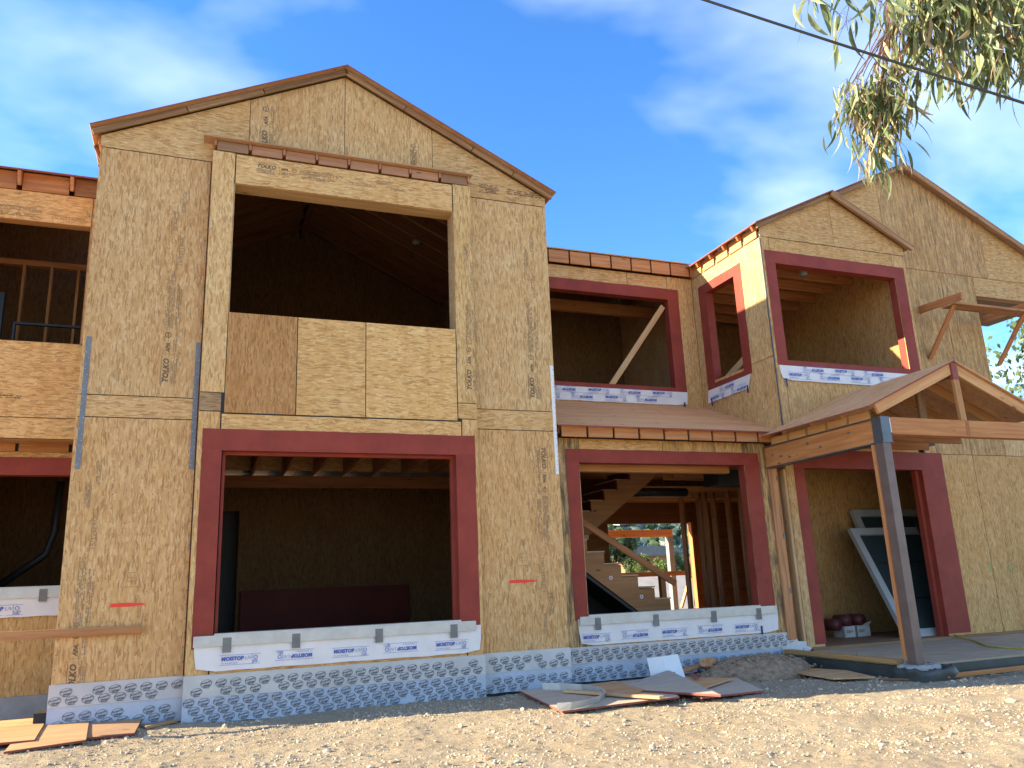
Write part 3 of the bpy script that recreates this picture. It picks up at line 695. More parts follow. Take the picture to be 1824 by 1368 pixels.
# base membrane: two overlapping strips per stretch
def rippled(name, x0, x1, y, z0, z1, mat, parent, color, ragged=0.0):
    n = max(8, int((x1 - x0) / 0.07)); m_ = 5; V = []; F = []; ph = random.uniform(0, 90)
    for i in range(n + 1):
        x = x0 + (x1 - x0) * i / n
        for j in range(m_ + 1):
            t = j / m_; z = z0 + (z1 - z0) * t + (ragged * (mnoise.noise(Vector((ph + x * 2.5, 0, 0))) + 0.5 * mnoise.noise(Vector((ph + x * 11, 0, 0)))) if j == 0 else 0)
            d = 0.006 * (0.5 + 0.5 * mnoise.noise(Vector((ph + x * 3.2, z * 5, 0)))) + 0.003 * (0.5 + mnoise.noise(Vector((ph + x * 9, z * 14, 4))))
            V.append((x, y + d, z))
    for i in range(n):
        for j in range(m_): a = i * (m_ + 1) + j; F.append((a, a + m_ + 1, a + m_ + 2, a + 1))
    return mesh_obj(name, V, F, mat, parent, color=color, smooth=True)
def membrane(x0, x1, y, ztop_, zmid, zbot, ph):
    mb = rippled('base_membrane', x0, x1, y - 0.010, zmid, ztop_, M['membrane'], H, tint((1.0, 0.98, 0.97), 0.03), 0.006)
    rippled('lower_membrane', x0, x1, y - 0.004, zbot, zmid + 0.02, M['muddy'], mb, (0.82, 0.90, 1.02), 0.02)
    badges(mb, x0, x1, zmid, ztop_, y - 0.0125, ph); badges(mb, x0, x1, zbot, zmid - 0.005, y - 0.0065, ph + 0.04)
    box('dark_edge', x0, x1, y + 0.003, y + 0.05, zbot - 0.25, zbot + 0.05, M['black'], mb)
membrane(WL - 0.01, BX0 - 0.006, -0.004, 0.434, 0.215, -0.02, 0.02)
membrane(BX0 - 0.004, BX1 + 0.004, YB0 - 0.004, 0.434, 0.205, -0.06, 0.09)
membrane(BX1 + 0.006, WR + 0.012, -0.004, 0.434, 0.20, -0.035, 0.15)
# board nailed along the lower wall
ledger = beam('ledger_board', (-4.6, -0.030, 0.945), (-2.09, -0.030, 0.935), 0.038, 0.085, M['fir'], H, color=(1.0, 0.9, 0.8))

# ---------- recessed wing beyond the gable block (cut by the picture edge)
LX0, YL, YL2 = -6.1, 1.40, 1.80
lw = ringwall('wing_wall', LX0, -2.93, 3.22, 6.52, -5.2, -3.13, 4.47, 6.10, YL + 0.021, YL + 0.15, M['fir'])
panel(lw, LX0, -3.12, 6.10, 6.52, YL, 'osb_h', color=(1.12, 0.98, 0.82)); panel(lw, -3.12, -2.92, 4.47, 6.52, YL, 'osb_v', color=(1.05, 0.95, 0.85))
panel(lw, -5.4, -2.92, 3.485, 4.465, YL, 'osb_h', color=(1.12, 1.02, 0.86)); panel(lw, -5.4, -2.92, 3.22, 3.485, YL, 'osb_h', color=(1.12, 1.04, 0.88)); panel(lw, LX0, -5.4, 3.22, 6.10, YL, 'osb_v')
sheet_stamp(lw, FRONT, (-4.9, YL - 0.003, 6.24), k=0.9)
print_mesh('mill_stamp', [(*greek(0.5, 0.05, 2), 0, 0)], FRONT, (-4.2, YL - 0.003, 3.72), M['ink'], lw)
lsof = box('soffit', LX0, -2.93, YL + 0.02, YL2, 3.225, 3.25, M['plywood'], H, (0.8, 0.7, 0.6))
for xx in (-4.95, -4.35, -3.75, -3.15): beam('block', (xx, YL2 - 0.02, 3.17), (xx + 0.56, YL2 - 0.02, 3.17), 0.04, 0.11, M['fir'], lsof, color=(0.9, 0.75, 0.6))
lw2 = ringwall('wing_lower_wall', LX0, -2.93, 0.18, 3.22, -4.1, -3.0, 1.40, 2.83, YL2 + 0.021, YL2 + 0.15, M['fir'])
panel(lw2, LX0, -2.95, 3.0, 3.13, YL2, 'osb_h', color=(0.9, 0.82, 0.7)); panel(lw2, LX0, -2.95, 0.18, 1.40, YL2, 'osb_v', color=(0.95, 0.9, 0.75)); panel(lw2, LX0, -4.2, 1.40, 3.0, YL2, 'osb_v')
red_frame(lw2, -4.28, -2.98, 1.36, 3.05, -4.06, -3.05, 1.42, 2.83, YL2, 0.15)
paper(lw2, -4.25, -3.0, 1.10, 1.40, YL2 - 0.004, 0.02); sill_metal(lw2, -4.2, -3.0, -4.0, -3.05, 1.45, YL2, 0.13); tape(lw2, -3.32, 1.27, 1.42, YL2)
moistop(lw2, FRONT, (-4.2, YL2 - 0.026, 1.13), 1.2, dz=(0.05,), start=0.2, step=0.62, k=0.85)
box('concrete_footing', LX0, -2.90, YL2 - 0.06, YL2 + 0.2, -0.3, 0.19, M['concrete'], H)
box('footing_end', -3.04, -2.93, 0.02, 0.35, -0.2, 0.17, M['black'], H)
# wing roof
wz = lambda yy: 6.76 + 0.41 * (yy - 1.26)
wr = roof_plane('wing_roof', [(LX0 - 0.1, 1.26, wz(1.26)), (-2.93, 1.26, wz(1.26)), (-2.93, 4.6, wz(4.6)), (LX0 - 0.1, 4.6, wz(4.6))], 0.018, M['plywood'], H, (0.9, 0.66, 0.55))
box('red_edge', LX0, -2.93, 1.252, 1.262, wz(1.26) - 0.02, wz(1.26) - 0.002, M['ply_edge'], wr)
for k in range(6):
    xx = -5.8 + k * 0.61 - 0.02
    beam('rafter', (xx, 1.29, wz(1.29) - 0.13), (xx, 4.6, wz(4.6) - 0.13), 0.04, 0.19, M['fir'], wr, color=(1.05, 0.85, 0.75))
    if k < 5 or True: beam('eave_block', (xx + 0.03, YL - 0.005, 6.645), (xx + 0.57, YL - 0.005, 6.645), 0.03, 0.25, M['fir'], wr, color=(1.0, 0.80, 0.70) if k < 4 else (0.6, 0.5, 0.46))

# ---------- set-back middle part, upper storey
YM = 1.99; XC = 6.705
mw_ = ringwall('middle_wall', 2.95, XC, 3.9, 6.6, 3.55, 6.16, 4.49, 6.14, YM + 0.021, YM + 0.15, M['fir'])
panel(mw_, 2.95, 5.35, 6.14, 6.585, YM, 'osb_h', color=(1.02, 0.94, 0.8)); panel(mw_, 5.35, 6.17, 6.14, 6.585, YM, 'osb_h', color=(1.02, 0.92, 0.8))
panel(mw_, 6.17, XC, 4.1, 6.585, YM, 'osb_v', color=(0.98, 0.92, 0.8)); panel(mw_, 2.95, 6.17, 4.08, 4.49, YM, 'osb_h', color=(1.0, 0.94, 0.82)); panel(mw_, 2.95, 3.55, 4.49, 6.14, YM, 'osb_v')
red_frame(mw_, 3.35, 6.385, 4.42, 6.345, 3.55, 6.16, 4.49, 6.14, YM, 0.15, sill=True)
paper(mw_, 3.3, 6.385, 4.175, 4.418, YM - 0.004, 0.015)
moistop(mw_, FRONT, (3.4, YM - 0.026, 4.22), 2.95, dz=(0.02, 0.135), start=0.1, step=0.62, k=0.75)
box('blue_tape', 6.28, 6.31, YM - 0.03, YM - 0.028, 4.10, 4.23, M['bluetape'], mw_)
beam('window_brace', (4.90, YM + 0.09, 4.46), (6.10, YM + 0.09, 6.03), 0.038, 0.10, M['fir_pale'], mw_, up=(0.8, 0, 0.6))
mz = lambda yy: 6.845 + 0.41 * (yy - 1.87)
mr = roof_plane('middle_roof', [(2.93, 1.87, mz(1.87)), (6.66, 1.87, mz(1.87)), (6.66, 4.8, mz(4.8)), (2.93, 4.8, mz(4.8))], 0.02, M['fir_pale'], H, (1.05, 0.95, 0.85))
roof_plane('middle_roof', [(2.93, 4.8, mz(4.8)), (6.66, 4.8, mz(4.8)), (6.66, 5.6, mz(4.8) - .3), (2.93, 5.6, mz(4.8) - .3)], 0.02, M['plywood'], H)
for k in range(10):
    xx = 2.98 + k * 0.405
    beam('rafter', (xx, 1.97, mz(1.97) - 0.13), (xx, 4.75, mz(4.75) - 0.13), 0.04, 0.19, M['fir'], mr, color=(0.38, 0.29, 0.25))  # rafter tint holds the shade of the room below
    beam('eave_block', (xx + 0.016, YM - 0.07, 6.71), (xx + 0.389, YM - 0.07, 6.71), 0.03, 0.23, M['fir'], mr, color=tint((1.15, 0.98, 0.84), 0.06))
# skirt roof between the storeys
SY0, SZ0, SY1, SZ1 = -0.02, 3.335, 1.985, 4.155
sr = roof_plane('skirt_roof', [(2.93, SY0, SZ0), (6.78, SY0, SZ0), (6.704, SY1, SZ1), (2.93, SY1, SZ1)], 0.018, M['plywood'], H, (1.42, 1.05, 0.76))
box('red_edge', 2.93, 6.78, SY0 - 0.006, SY0 + 0.001, SZ0 - 0.022, SZ0 - 0.003, M['ply_edge'], sr)
for k in range(10):
    xx = 2.98 + k * 0.41
    beam('rafter_tail', (xx, 0.10, SZ0 - 0.045), (xx, SY1, SZ1 - 0.095), 0.04, 0.13, M['fir'], sr, color=(0.6, 0.42, 0.34))
    if xx < 6.5: beam('eave_block', (xx + 0.018, 0.06, 3.255), (min(xx + 0.392, 6.74), 0.06, 3.255), 0.03, 0.15, M['fir'], sr, color=tint((1.1, 0.94, 0.78), 0.06))

# ---------- middle part, lower storey (stair window)
YG = 0.25
gw = ringwall('stair_wall', 2.93, 6.5, 0.0, 3.36, 3.32, 6.11, 0.80, 2.86, YG + 0.021, YG + 0.16, M['fir_pale'])
panel(gw, 2.95, 3.34, 0.30, 3.2, YG, 'osb_w', color=(0.92, 0.9, 0.85)); panel(gw, 3.34, 4.7, 2.86, 3.2, YG, 'osb_h', color=(1.05, 0.96, 0.8)); panel(gw, 4.7, 6.10, 2.86, 3.2, YG, 'osb_w2', color=(1.05, 0.98, 0.82))
panel(gw, 6.10, 6.52, 0.30, 3.2, YG, 'osb_w', color=(0.92, 0.88, 0.8)); panel(gw, 3.34, 6.10, 0.30, 0.80, YG, 'osb_h', color=(1, 0.92, 0.8))
red_frame(gw, 3.13, 6.375, 0.74, 3.045, 3.32, 6.11, 0.80, 2.86, YG, 0.16)
paper(gw, 3.17, 6.40, 0.42, 0.76, YG - 0.006, 0.012); sill_metal(gw, 3.19, 6.38, 3.325, 6.105, 0.80, YG - 0.004, 0.12)
for xc in (3.45, 4.34, 5.28, 6.05): tape(gw, xc, 0.61, 0.765, YG)
moistop(gw, FRONT, (3.17, YG - 0.026, 0.46), 3.2, dz=(0.045,), start=0.06, step=0.60, k=0.74)
box('blue_tape', 6.06, 6.09, YG - 0.03, YG - 0.028, 0.40, 0.52, M['bluetape'], gw)
membrane(WR + 0.014, 6.66, YG - 0.004, 0.405, 0.20, -0.03, 0.03)
fl = mesh_obj('membrane_flap', [(6.66, YG - 0.012, 0.395), (6.70, YG - 0.02, 0.27), (6.82, YG - 0.05, 0.26), (6.80, YG - 0.07, 0.20), (6.86, YG - 0.12, 0.17), (6.55, YG - 0.1, -0.03), (6.40, YG - 0.02, 0.05), (6.40, YG - 0.012, 0.395)],
              [(0, 1, 6, 7), (1, 2, 3), (1, 3, 6), (3, 4, 5, 6)], M['membrane'], H)
beam('corner_post', (6.60, YG + 0.05, 0.30), (6.60, YG + 0.05, 3.14), 0.15, 0.17, M['fir_old'], H, up=(0, 1, 0), color=(1.7, 1.35, 1.15))
beam('trimmer', (6.83, YG + 0.05, 0.17), (6.83, YG + 0.05, 2.80), 0.045, 0.14, M['fir_pale'], H, up=(0, 1, 0))
for zz_ in (0.95, 1.75, 2.62): box('bolt_plate', 6.645, 6.672, YG - 0.045, YG - 0.037, zz_, zz_ + 0.07, M['steel_dark'], H)

# ---------- projecting part with its own gable, upper storey
cside = boxes('side_wall', [(XC + 0.012, XC + 0.15, 0.01, 0.76, 3.2, 6.6), (XC + 0.012, XC + 0.15, 1.60, 5.4, 3.4, 6.8), (XC + 0.012, XC + 0.15, 0.76, 1.60, 3.2, 4.50), (XC + 0.012, XC + 0.15, 0.76, 1.60, 6.18, 6.6)], M['fir_pale'], H)
panel_x(cside, 0.0, 0.77, 4.56, 6.565, XC, 'osb_v', color=(1, 0.97, 0.88)); panel_x(cside, 0.0, YM, 3.3, 4.56, XC, 'osb_v', color=(1, 0.95, 0.84))
panel_x(cside, 1.59, YM, 4.56, 6.565, XC, 'osb_v', color=(0.98, 0.94, 0.84)); panel_x(cside, 0.77, 1.59, 6.18, 6.565, XC, 'osb_h')
red_frame_x(cside, 0.558, 1.80, 4.42, 6.345, 0.765, 1.59, 4.505, 6.18, XC, 0.15)
n = 8; V = []; F = []
for i in range(n + 1):
    yy = 1.80 - (1.80 - 0.60) * i / n; e = 0.02 if i == 0 else (0.08 if i == n else 0)
    V += [(XC - 0.006, yy, 4.418), (XC - 0.02, yy + e, 4.19 + random.uniform(-.005, .005))]
for i in range(n): a = 2 * i; F.append((a, a + 1, a + 3, a + 2))
mesh_obj('sill_paper', V, F, M['paper'], cside, smooth=True)
moistop(cside, SIDE, (XC - 0.026, 1.78, 4.23), 1.1, dz=(0.0, 0.12), start=0.05, step=0.62, k=0.75)
for yy in (1.70, 0.70): box('blue_tape', XC - 0.026, XC - 0.024, yy - 0.015, yy + 0.015, 4.12, 4.25, M['bluetape'], cside)
box('corner_flashing', XC - 0.012, XC - 0.002, -0.014, 0.004, 3.4, 6.57, M['steel_dark'], cside)
cz_roof = lambda x: 8.56 - 0.477 * abs(x - 10.33)          # main roof of the right-hand part
CPX = 8.27                                                 # peak of the small gable
czp = cz_roof(CPX)
czr = lambda x: czp - 0.5 * (x - CPX)
cw = ringwall('gable_wall', XC + 0.012, 9.80, 3.2, 6.6, 6.955, 9.51, 4.495, 6.14, 0.021, 0.15, M['fir_pale'])
ctop = lambda x: (cz_roof(x) if x < CPX else czr(x)) - 0.075
panel(cw, XC + 0.013, 6.88, 3.3, 6.578, 0, 'osb_v', color=(1, 0.95, 0.85)); panel(cw, 6.88, 9.50, 6.14, 6.578, 0, 'osb_h', color=(0.97, 0.92, 0.8)); panel(cw, 9.50, 9.80, 3.3, 6.578, 0, 'osb_v', color=(0.95, 0.9, 0.8))
panel(cw, 6.88, 8.1, 3.3, 4.495, 0, 'osb_v', color=(0.97, 0.92, 0.8)); panel(cw, 8.1, 9.50, 3.3, 4.495, 0, 'osb_v', color=(0.97, 0.92, 0.8))
cgb = prism('gable_framing', [(XC + 0.02, 6.59), (9.79, 6.59), (9.79, ctop(9.79) - 0.03), (CPX, ctop(CPX) - 0.03), (XC + 0.02, ctop(XC) - 0.03)], 0.014, 0.12, M['black'], H)
poly_panel(cgb, [(XC + 0.013, 6.586), (8.255, 6.586), (8.255, ctop(8.255)), (XC + 0.013, ctop(XC))], 0, 'osb_h', color=(0.95, 0.9, 0.8)); poly_panel(cgb, [(8.263, 6.586), (9.80, 6.586), (9.80, ctop(9.80)), (CPX, ctop(CPX)), (8.263, ctop(8.263))], 0, 'osb_h', color=(0.95, 0.9, 0.8))
red_frame(cw, 6.76, 9.735, 4.41, 6.35, 6.955, 9.51, 4.495, 6.14, 0, 0.15, sill=True)
paper(cw, 6.78, 9.6, 4.165, 4.408, -0.004, 0.015); moistop(cw, FRONT, (6.84, -0.026, 4.22), 2.6, dz=(0.02, 0.13), start=0.1, step=0.62, k=0.75)
box('blue_tape', 6.85, 6.88, -0.03, -0.028, 4.06, 4.19, M['bluetape'], cw)
# its roofs
YFR = -0.13
cr = roof_plane('roof_sheathing', [(6.565, YFR, cz_roof(6.565)), (CPX, YFR, cz_roof(CPX)), (CPX, 5.5, cz_roof(CPX)), (6.565, 5.5, cz_roof(6.565))], 0.018, M['plywood'], H, (0.9, 0.76, 0.66))
nl = Vector((-0.477, 0, 1)).normalized(); nr = Vector((0.5, 0, 1)).normalized()
beam('red_edge', Vector((6.565, YFR - 0.001, cz_roof(6.565))) - nl * 0.009, Vector((CPX, YFR - 0.001, czp)) - nl * 0.009, 0.005, 0.017, M['ply_edge'], cr, up=nl, bev=0.001)
beam('barge_board', Vector((6.60, YFR + 0.08, cz_roof(6.60))) - nl * 0.06, Vector((CPX, YFR + 0.08, czp)) - nl * 0.06, 0.04, 0.075, M['fir_old'], cr, up=nl)
beam('red_edge', (6.562, YFR, cz_roof(6.565) - 0.012), (6.562, 1.9, cz_roof(6.565) - 0.012), 0.006, 0.018, M['ply_edge'], cr, bev=0.001)
cr2 = roof_plane('roof_sheathing', [(CPX, YFR, czp), (9.95, YFR, czr(9.95)), (9.95, 0.26, czr(9.95)), (CPX, 0.26, czp)], 0.018, M['plywood'], H, (0.9, 0.76, 0.66))
beam('barge_board', Vector((CPX, YFR + 0.03, czp)) - nr * 0.063, Vector((9.93, YFR + 0.03, czr(9.93))) - nr * 0.063, 0.05, 0.085, M['fir_old'], cr2, up=nr, color=(1.35, 1.25, 1.2))
for k in range(5):
    y0_ = 0.03 + k * 0.395
    beam('eave_block', (XC + 0.0, y0_ + 0.025, 6.68), (XC + 0.0, y0_ + 0.37, 6.68), 0.03, 0.2, M['fir_pale'], cr, color=(1.05, 0.9, 0.75))
    beam('rafter_tail', (6.59, y0_, cz_roof(6.59) - 0.07), (6.78, y0_, cz_roof(6.78) - 0.07), 0.04, 0.09, M['fir'], cr, color=(0.85, 0.55, 0.45))
# ---------- tall right-hand gable wall behind it, upper window and doorway below
YD = 0.25; DX1 = 14.0
dw = boxes('tall_gable_wall', [(9.80, 11.72, YD + 0.013, YD + 0.15, 3.2, 6.5), (13.25, DX1, YD + 0.013, YD + 0.15, 3.2, 6.5), (11.72, 13.25, YD + 0.013, YD + 0.15, 3.2, 4.1), (11.72, 13.25, YD + 0.013, YD + 0.15, 6.11, 6.5)], M['fir'], H)
dtop = lambda x: cz_roof(x) - 0.075
panel(dw, 9.80, 10.90, 3.1, 6.485, YD, 'osb_w2', color=(0.95, 0.9, 0.8)); panel(dw, 10.90, 11.73, 3.1, 6.485, YD, 'osb_w2', color=(0.93, 0.88, 0.78)); panel(dw, 11.73, 13.25, 6.11, 6.485, YD, 'osb_h', color=(0.95, 0.9, 0.8)); panel(dw, 13.25, DX1, 3.1, 6.485, YD, 'osb_v'); panel(dw, 11.73, 13.25, 3.1, 4.1, YD, 'osb_v')
dgb = prism('gable_framing', [(8.3, 6.5), (DX1, 6.5), (DX1, dtop(DX1) - .03), (10.33, dtop(10.33) - 0.03), (8.3, dtop(8.3) - .03)], YD + 0.014, YD + 0.1, M['black'], H)
xs = [8.3, 9.70, 10.92, 12.14, DX1]
for i in range(4):
    a, b_ = xs[i] + g, xs[i + 1] - g
    poly = [(a, 6.494), (b_, 6.494), (b_, dtop(b_))] + ([(10.33, dtop(10.33))] if a < 10.33 < b_ else []) + [(a, dtop(a))]
    poly_panel(dgb, poly, YD, 'osb_w2' if i in (1, 2) else 'osb_h', color=tint((0.94, 0.89, 0.79), 0.03))
box('loft_deck', 11.0, 13.9, 0.42, 1.75, 6.16, 6.18, M['plywood'], H, (0.4, 0.35, 0.3))  # dark tint carries the shade under the room's ceiling
dr = roof_plane('roof_sheathing', [(10.33, 0.10, cz_roof(10.33)), (14.1, 0.10, cz_roof(14.1)), (14.1, 2.2, cz_roof(14.1)), (10.33, 2.2, cz_roof(10.33))], 0.018, M['plywood'], H, (0.9, 0.76, 0.66))
dl = roof_plane('roof_sheathing', [(CPX + 0.001, 0.10, czp), (10.33, 0.10, cz_roof(10.33)), (10.33, 2.2, cz_roof(10.33)), (CPX + 0.001, 2.2, czp)], 0.018, M['plywood'], H, (0.9, 0.76, 0.66))
nd = Vector((0.477, 0, 1)).normalized()
beam('barge_board', Vector((10.33, 0.13, cz_roof(10.33))) - nd * 0.063, Vector((14.1, 0.13, cz_roof(14.1))) - nd * 0.063, 0.05, 0.09, M['fir_old'], dr, up=nd, color=(1.35, 1.25, 1.2))
beam('red_edge', Vector((CPX, 0.098, czp)) - nl * 0.009, Vector((10.33, 0.098, cz_roof(10.33))) - nl * 0.009, 0.005, 0.017, M['ply_edge'], dl, up=nl, bev=0.001)
beam('barge_board', Vector((CPX, 0.15, czp)) - nl * 0.06, Vector((10.33, 0.15, cz_roof(10.33))) - nl * 0.06, 0.04, 0.08, M['fir_old'], dl, up=nl)
# entrance wall
ew = boxes('entrance_wall', [(9.69, DX1, YD + 0.013, YD + 0.15, 0.06, 3.1), (6.87, 9.69, YD + 0.013, YD + 0.15, 2.83, 3.3), (6.87, 7.20, YD + 0.013, YD + 0.15, 0.15, 2.83)], M['fir_pale'], H)
panel(ew, 6.87, 7.21, 0.16, 3.1, YD, 'osb_v'); panel(ew, 7.21, 9.68, 2.83, 3.35, YD, 'osb_h', color=(1, 0.95, 0.8)); panel(ew, 9.68, 10.9, 0.06, 3.1, YD, 'osb_v', color=(0.98, 0.9, 0.74)); panel(ew, 10.9, 12.12, 0.06, 3.1, YD, 'osb_v', color=(0.96, 0.88, 0.72)); panel(ew, 12.12, DX1, 0.06, 3.1, YD, 'osb_v')
red_frame(ew, 7.02, 10.17, 0.20, 3.12, 7.22, 9.68, 0.15, 2.83, YD, 0.15)
box('inner_stop', 7.225, 7.27, YD + 0.10, YD + 0.16, 0.16, 2.82, M['red'], ew); box('inner_stop', 9.60, 9.675, YD + 0.07, YD + 0.16, 0.16, 2.82, M['red'], ew)
box('base_flashing', 10.2, DX1, YD - 0.03, YD - 0.004, 0.10, 0.155, M['steel_dark'], ew)
gm = [(v * 1.0, f) for v, f in (text_data('2', 0.2), text_data('12', 0.2))]
print_mesh('faded_mark', [(gm[0][0], gm[0][1], 0, 0), (gm[1][0], gm[1][1], 0.42, -0.02)], FRONT, (10.80, YD - 0.003, 1.13), M['green_paint'], ew)

# ---------- porch
PY = -2.05; RX, RZ = 7.94, 3.975; PE0, PEZ = 6.29, 3.265; PE1 = 9.59
pslope = (RZ - PEZ) / (RX - PE0)
pl = roof_plane('porch_roof', [(PE0, -2.13, PEZ), (RX, -2.13, RZ), (RX, 0.0, RZ), (PE0, 0.0, PEZ)], 0.018, M['plywood'], H, (1.45, 1.10, 0.80))
pr = roof_plane('porch_roof', [(PE1, -2.13, PEZ), (RX, -2.13, RZ), (RX, 0.245, RZ), (PE1, 0.245, PEZ)], 0.018, M['plywood'], H, (1.15, 1.0, 0.9))
np_l = Vector((-pslope, 0, 1)).normalized(); np_r = Vector((pslope, 0, 1)).normalized()
beam('red_edge', Vector((PE0, -2.131, PEZ)) - np_l * 0.009, Vector((RX, -2.131, RZ)) - np_l * 0.009, 0.005, 0.018, M['ply_edge'], pl, up=np_l, bev=0.001)
beam('red_edge', (PE0 - 0.003, -2.13, PEZ - 0.011), (PE0 - 0.003, 0.0, PEZ - 0.011), 0.005, 0.018, M['ply_edge'], pl, bev=0.001)
for k, yy in enumerate((-2.07, -1.48, -0.88, -0.28)):
    c_ = (1.15, 0.98, 0.82) if k == 0 else (0.9, 0.75, 0.6)
    hh = 0.14
    beam('rafter', Vector((PE0 + 0.14, yy, PEZ + 0.14 * pslope)) - np_l * (0.024 + hh / 2), Vector((RX - 0.03, yy, RZ - 0.03 * pslope)) - np_l * (0.024 + hh / 2), 0.04, hh, M['fir_pale'], pl, up=np_l, color=c_)
    beam('rafter', Vector((PE1 - 0.14, yy, PEZ + 0.14 * pslope)) - np_r * (0.024 + hh / 2), Vector((RX + 0.03, yy, RZ - 0.03 * pslope)) - np_r * (0.024 + hh / 2), 0.04, hh, M['fir_pale'], pr, up=np_r, color=c_)
    if k: beam('tie_beam', (6.62, yy, 3.12), (9.3, yy, 3.12), 0.04, 0.12, M['fir'], pl, color=(0.8, 0.65, 0.55))
beam('ridge_board', (RX, -2.09, RZ - 0.13), (RX, 0.0, RZ - 0.13), 0.04, 0.22, M['fir_old'], pl)
beam('king_post', (7.945, -2.09, 3.135), (7.93, -2.09, 3.70), 0.10, 0.05, M['fir_pale'], pl, up=(0, 1, 0), color=(0.85, 0.68, 0.52))
beam('red_post_top', (7.93, -2.092, 3.702), (7.925, -2.092, 3.925), 0.105, 0.052, M['ply_edge'], pl, up=(0, 1, 0), bev=0.002)
beam('king_post', (7.93, -1.48, 3.15), (7.93, -1.48, 3.85), 0.13, 0.05, M['fir_old'], pl, up=(0, 1, 0))
fb = beam('porch_beam', (6.64, PY, 3.022), (9.75, PY, 3.022), 0.12, 0.225, M['fir'], H, color=(1.08, 0.92, 0.72))
beam('post_mark', (7.985, PY - 0.062, 2.93), (7.985, PY - 0.062, 3.12), 0.055, 0.006, M['fir'], fb, up=(0, 1, 0), color=(0.8, 0.62, 0.48))
sb = beam('porch_beam', (6.54, -1.965, 2.965), (6.54, 0.20, 2.965), 0.13, 0.30, M['fir'], H, color=(1.12, 0.92, 0.68))
box('steel_flange', 6.465, 6.615, -1.96, 0.21, 3.116, 3.128, M['steel_dark'], sb); box('steel_flange', 6.465, 6.615, -1.96, 0.21, 2.80, 2.813, M['steel_dark'], sb)
for yy, zz_ in ((-1.55, 3.03), (-1.0, 2.93), (-0.35, 2.90), (0.02, 2.98), (-0.75, 3.02)): tube('bolt', [(6.476, yy, zz_), (6.452, yy, zz_)], 0.014, M['galv'], sb, 8)
for i in range(5):
    ya = -1.95 + i * 0.40
    beam('block', (6.49, ya + 0.02, 3.19), (6.49, ya + 0.37, 3.19), 0.035, 0.11, M['fir_pale'], pl, color=(1.0, 0.82, 0.62))
post = boxes('porch_post', [(6.455, 6.585, -2.115, -1.985, 0.10, 2.81)], M['steel_brown'], H)
box('post_cap', 6.46, 6.61, -2.125, -1.97, 2.815, 3.135, M['steel_dark'], post); box('cap_plate', 6.445, 6.615, -2.13, -1.96, 2.80, 2.816, M['steel_dark'], post)
box('paint_drip', 6.612, 6.63, -2.118, -2.112, 2.93, 3.12, M['white'], post)
beam('post_furring', (6.455, -1.955, 0.18), (6.455, -1.955, 2.79), 0.04, 0.05, M['fir'], post, up=(0, 1, 0), color=(1.15, 0.95, 0.8))
slab = box('porch_slab', 6.42, 12.5, -2.06, YD, -0.2, 0.12, M['pale_concrete'], H, (0.84, 0.68, 0.48))
prism('slab_edge', [(6.35, -0.2), (6.35, 0.10), (6.42, 0.10), (6.42, -0.2)], -1.95, 0.22, M['darkgreen'], slab); box('slab_edge', 6.36, 12.4, -2.10, -2.055, -0.2, 0.095, M['darkgreen'], slab)
beam('sole_plate', (6.42, 0.16, 0.15), (6.42, -1.90, 0.145), 0.12, 0.055, M['fir_pale'], slab, color=(0.8, 0.72, 0.55))
for yy in (-0.2, -0.7, -1.2): tube('nail', [(6.42, yy, 0.17), (6.42, yy, 0.22)], 0.004, M['galv'], slab, 6)
def lump(name, cx, cy, rx, ry, z0, z1, mat, parent=None, seed=0, power=4, rough=0.06, n=36, rings=10):
    V = []; F = []
    for j in range(rings + 1):
        t = j / rings
        for i in range(n):
            a = 2 * math.pi * i / n; c, s = math.cos(a), math.sin(a)
            rr = (abs(c) ** power + abs(s) ** power) ** (-1 / power)
            f = (1 - max(0, t - 0.55) ** 2 / 0.2025) if power > 2 else math.cos(t * math.pi / 2) ** 0.8
            f = max(f, 0.0) if t < 1 else 0.0
            k = 1 + rough * mnoise.noise(Vector((c * 2 + seed, s * 2, t * 3)))
            zt = (min(t / 0.55, 1) if power > 2 else math.sin(t * math.pi / 2) ** 1.2)
            x, y_ = cx + rx * rr * c * f * k, cy + ry * rr * s * f * k
            V.append((x, y_, z0 + (z1 - z0) * zt + rough * 0.25 * mnoise.noise(Vector((x * 6 + seed, y_ * 6, 1))) + rough * 0.24 * mnoise.noise(Vector((x * 22 + seed, y_ * 22, 1)))))
    for j in range(rings):
        for i in range(n): F.append((j * n + i, j * n + (i + 1) % n, (j + 1) * n + (i + 1) % n, (j + 1) * n + i))
    return mesh_obj(name, V, F, mat, parent, smooth=True)
lump('pier', 6.50, -2.10, 0.26, 0.17, -0.2, 0.118, M['concrete'], slab, 3, 3, 0.16)
lump('pier_lip', 6.56, -2.13, 0.36, 0.20, -0.2, 0.085, M['darkgreen'], slab, 5, 3, 0.2)

# ---------- interior: floors, rooms, stairs
SHADE_DARK = (0.30, 0.25, 0.21); SHADE_DIM = (0.45, 0.38, 0.32)  # room shade put into the colour of interior panels and lumber
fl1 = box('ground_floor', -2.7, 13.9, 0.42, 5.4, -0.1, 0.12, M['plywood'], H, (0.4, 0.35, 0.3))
sf = boxes('upper_floor', [(WL + .14, WR - .14, 0.16, 5.4, 3.33, 3.48), (LX0, -2.95, 1.95, 5.4, 3.33, 3.48), (XC + .16, 13.9, 0.42, 5.4, 3.33, 3.46), (2.95, XC, 3.4, 5.4, 3.33, 3.48)], M['plywood'], H, (0.5, 0.45, 0.4))
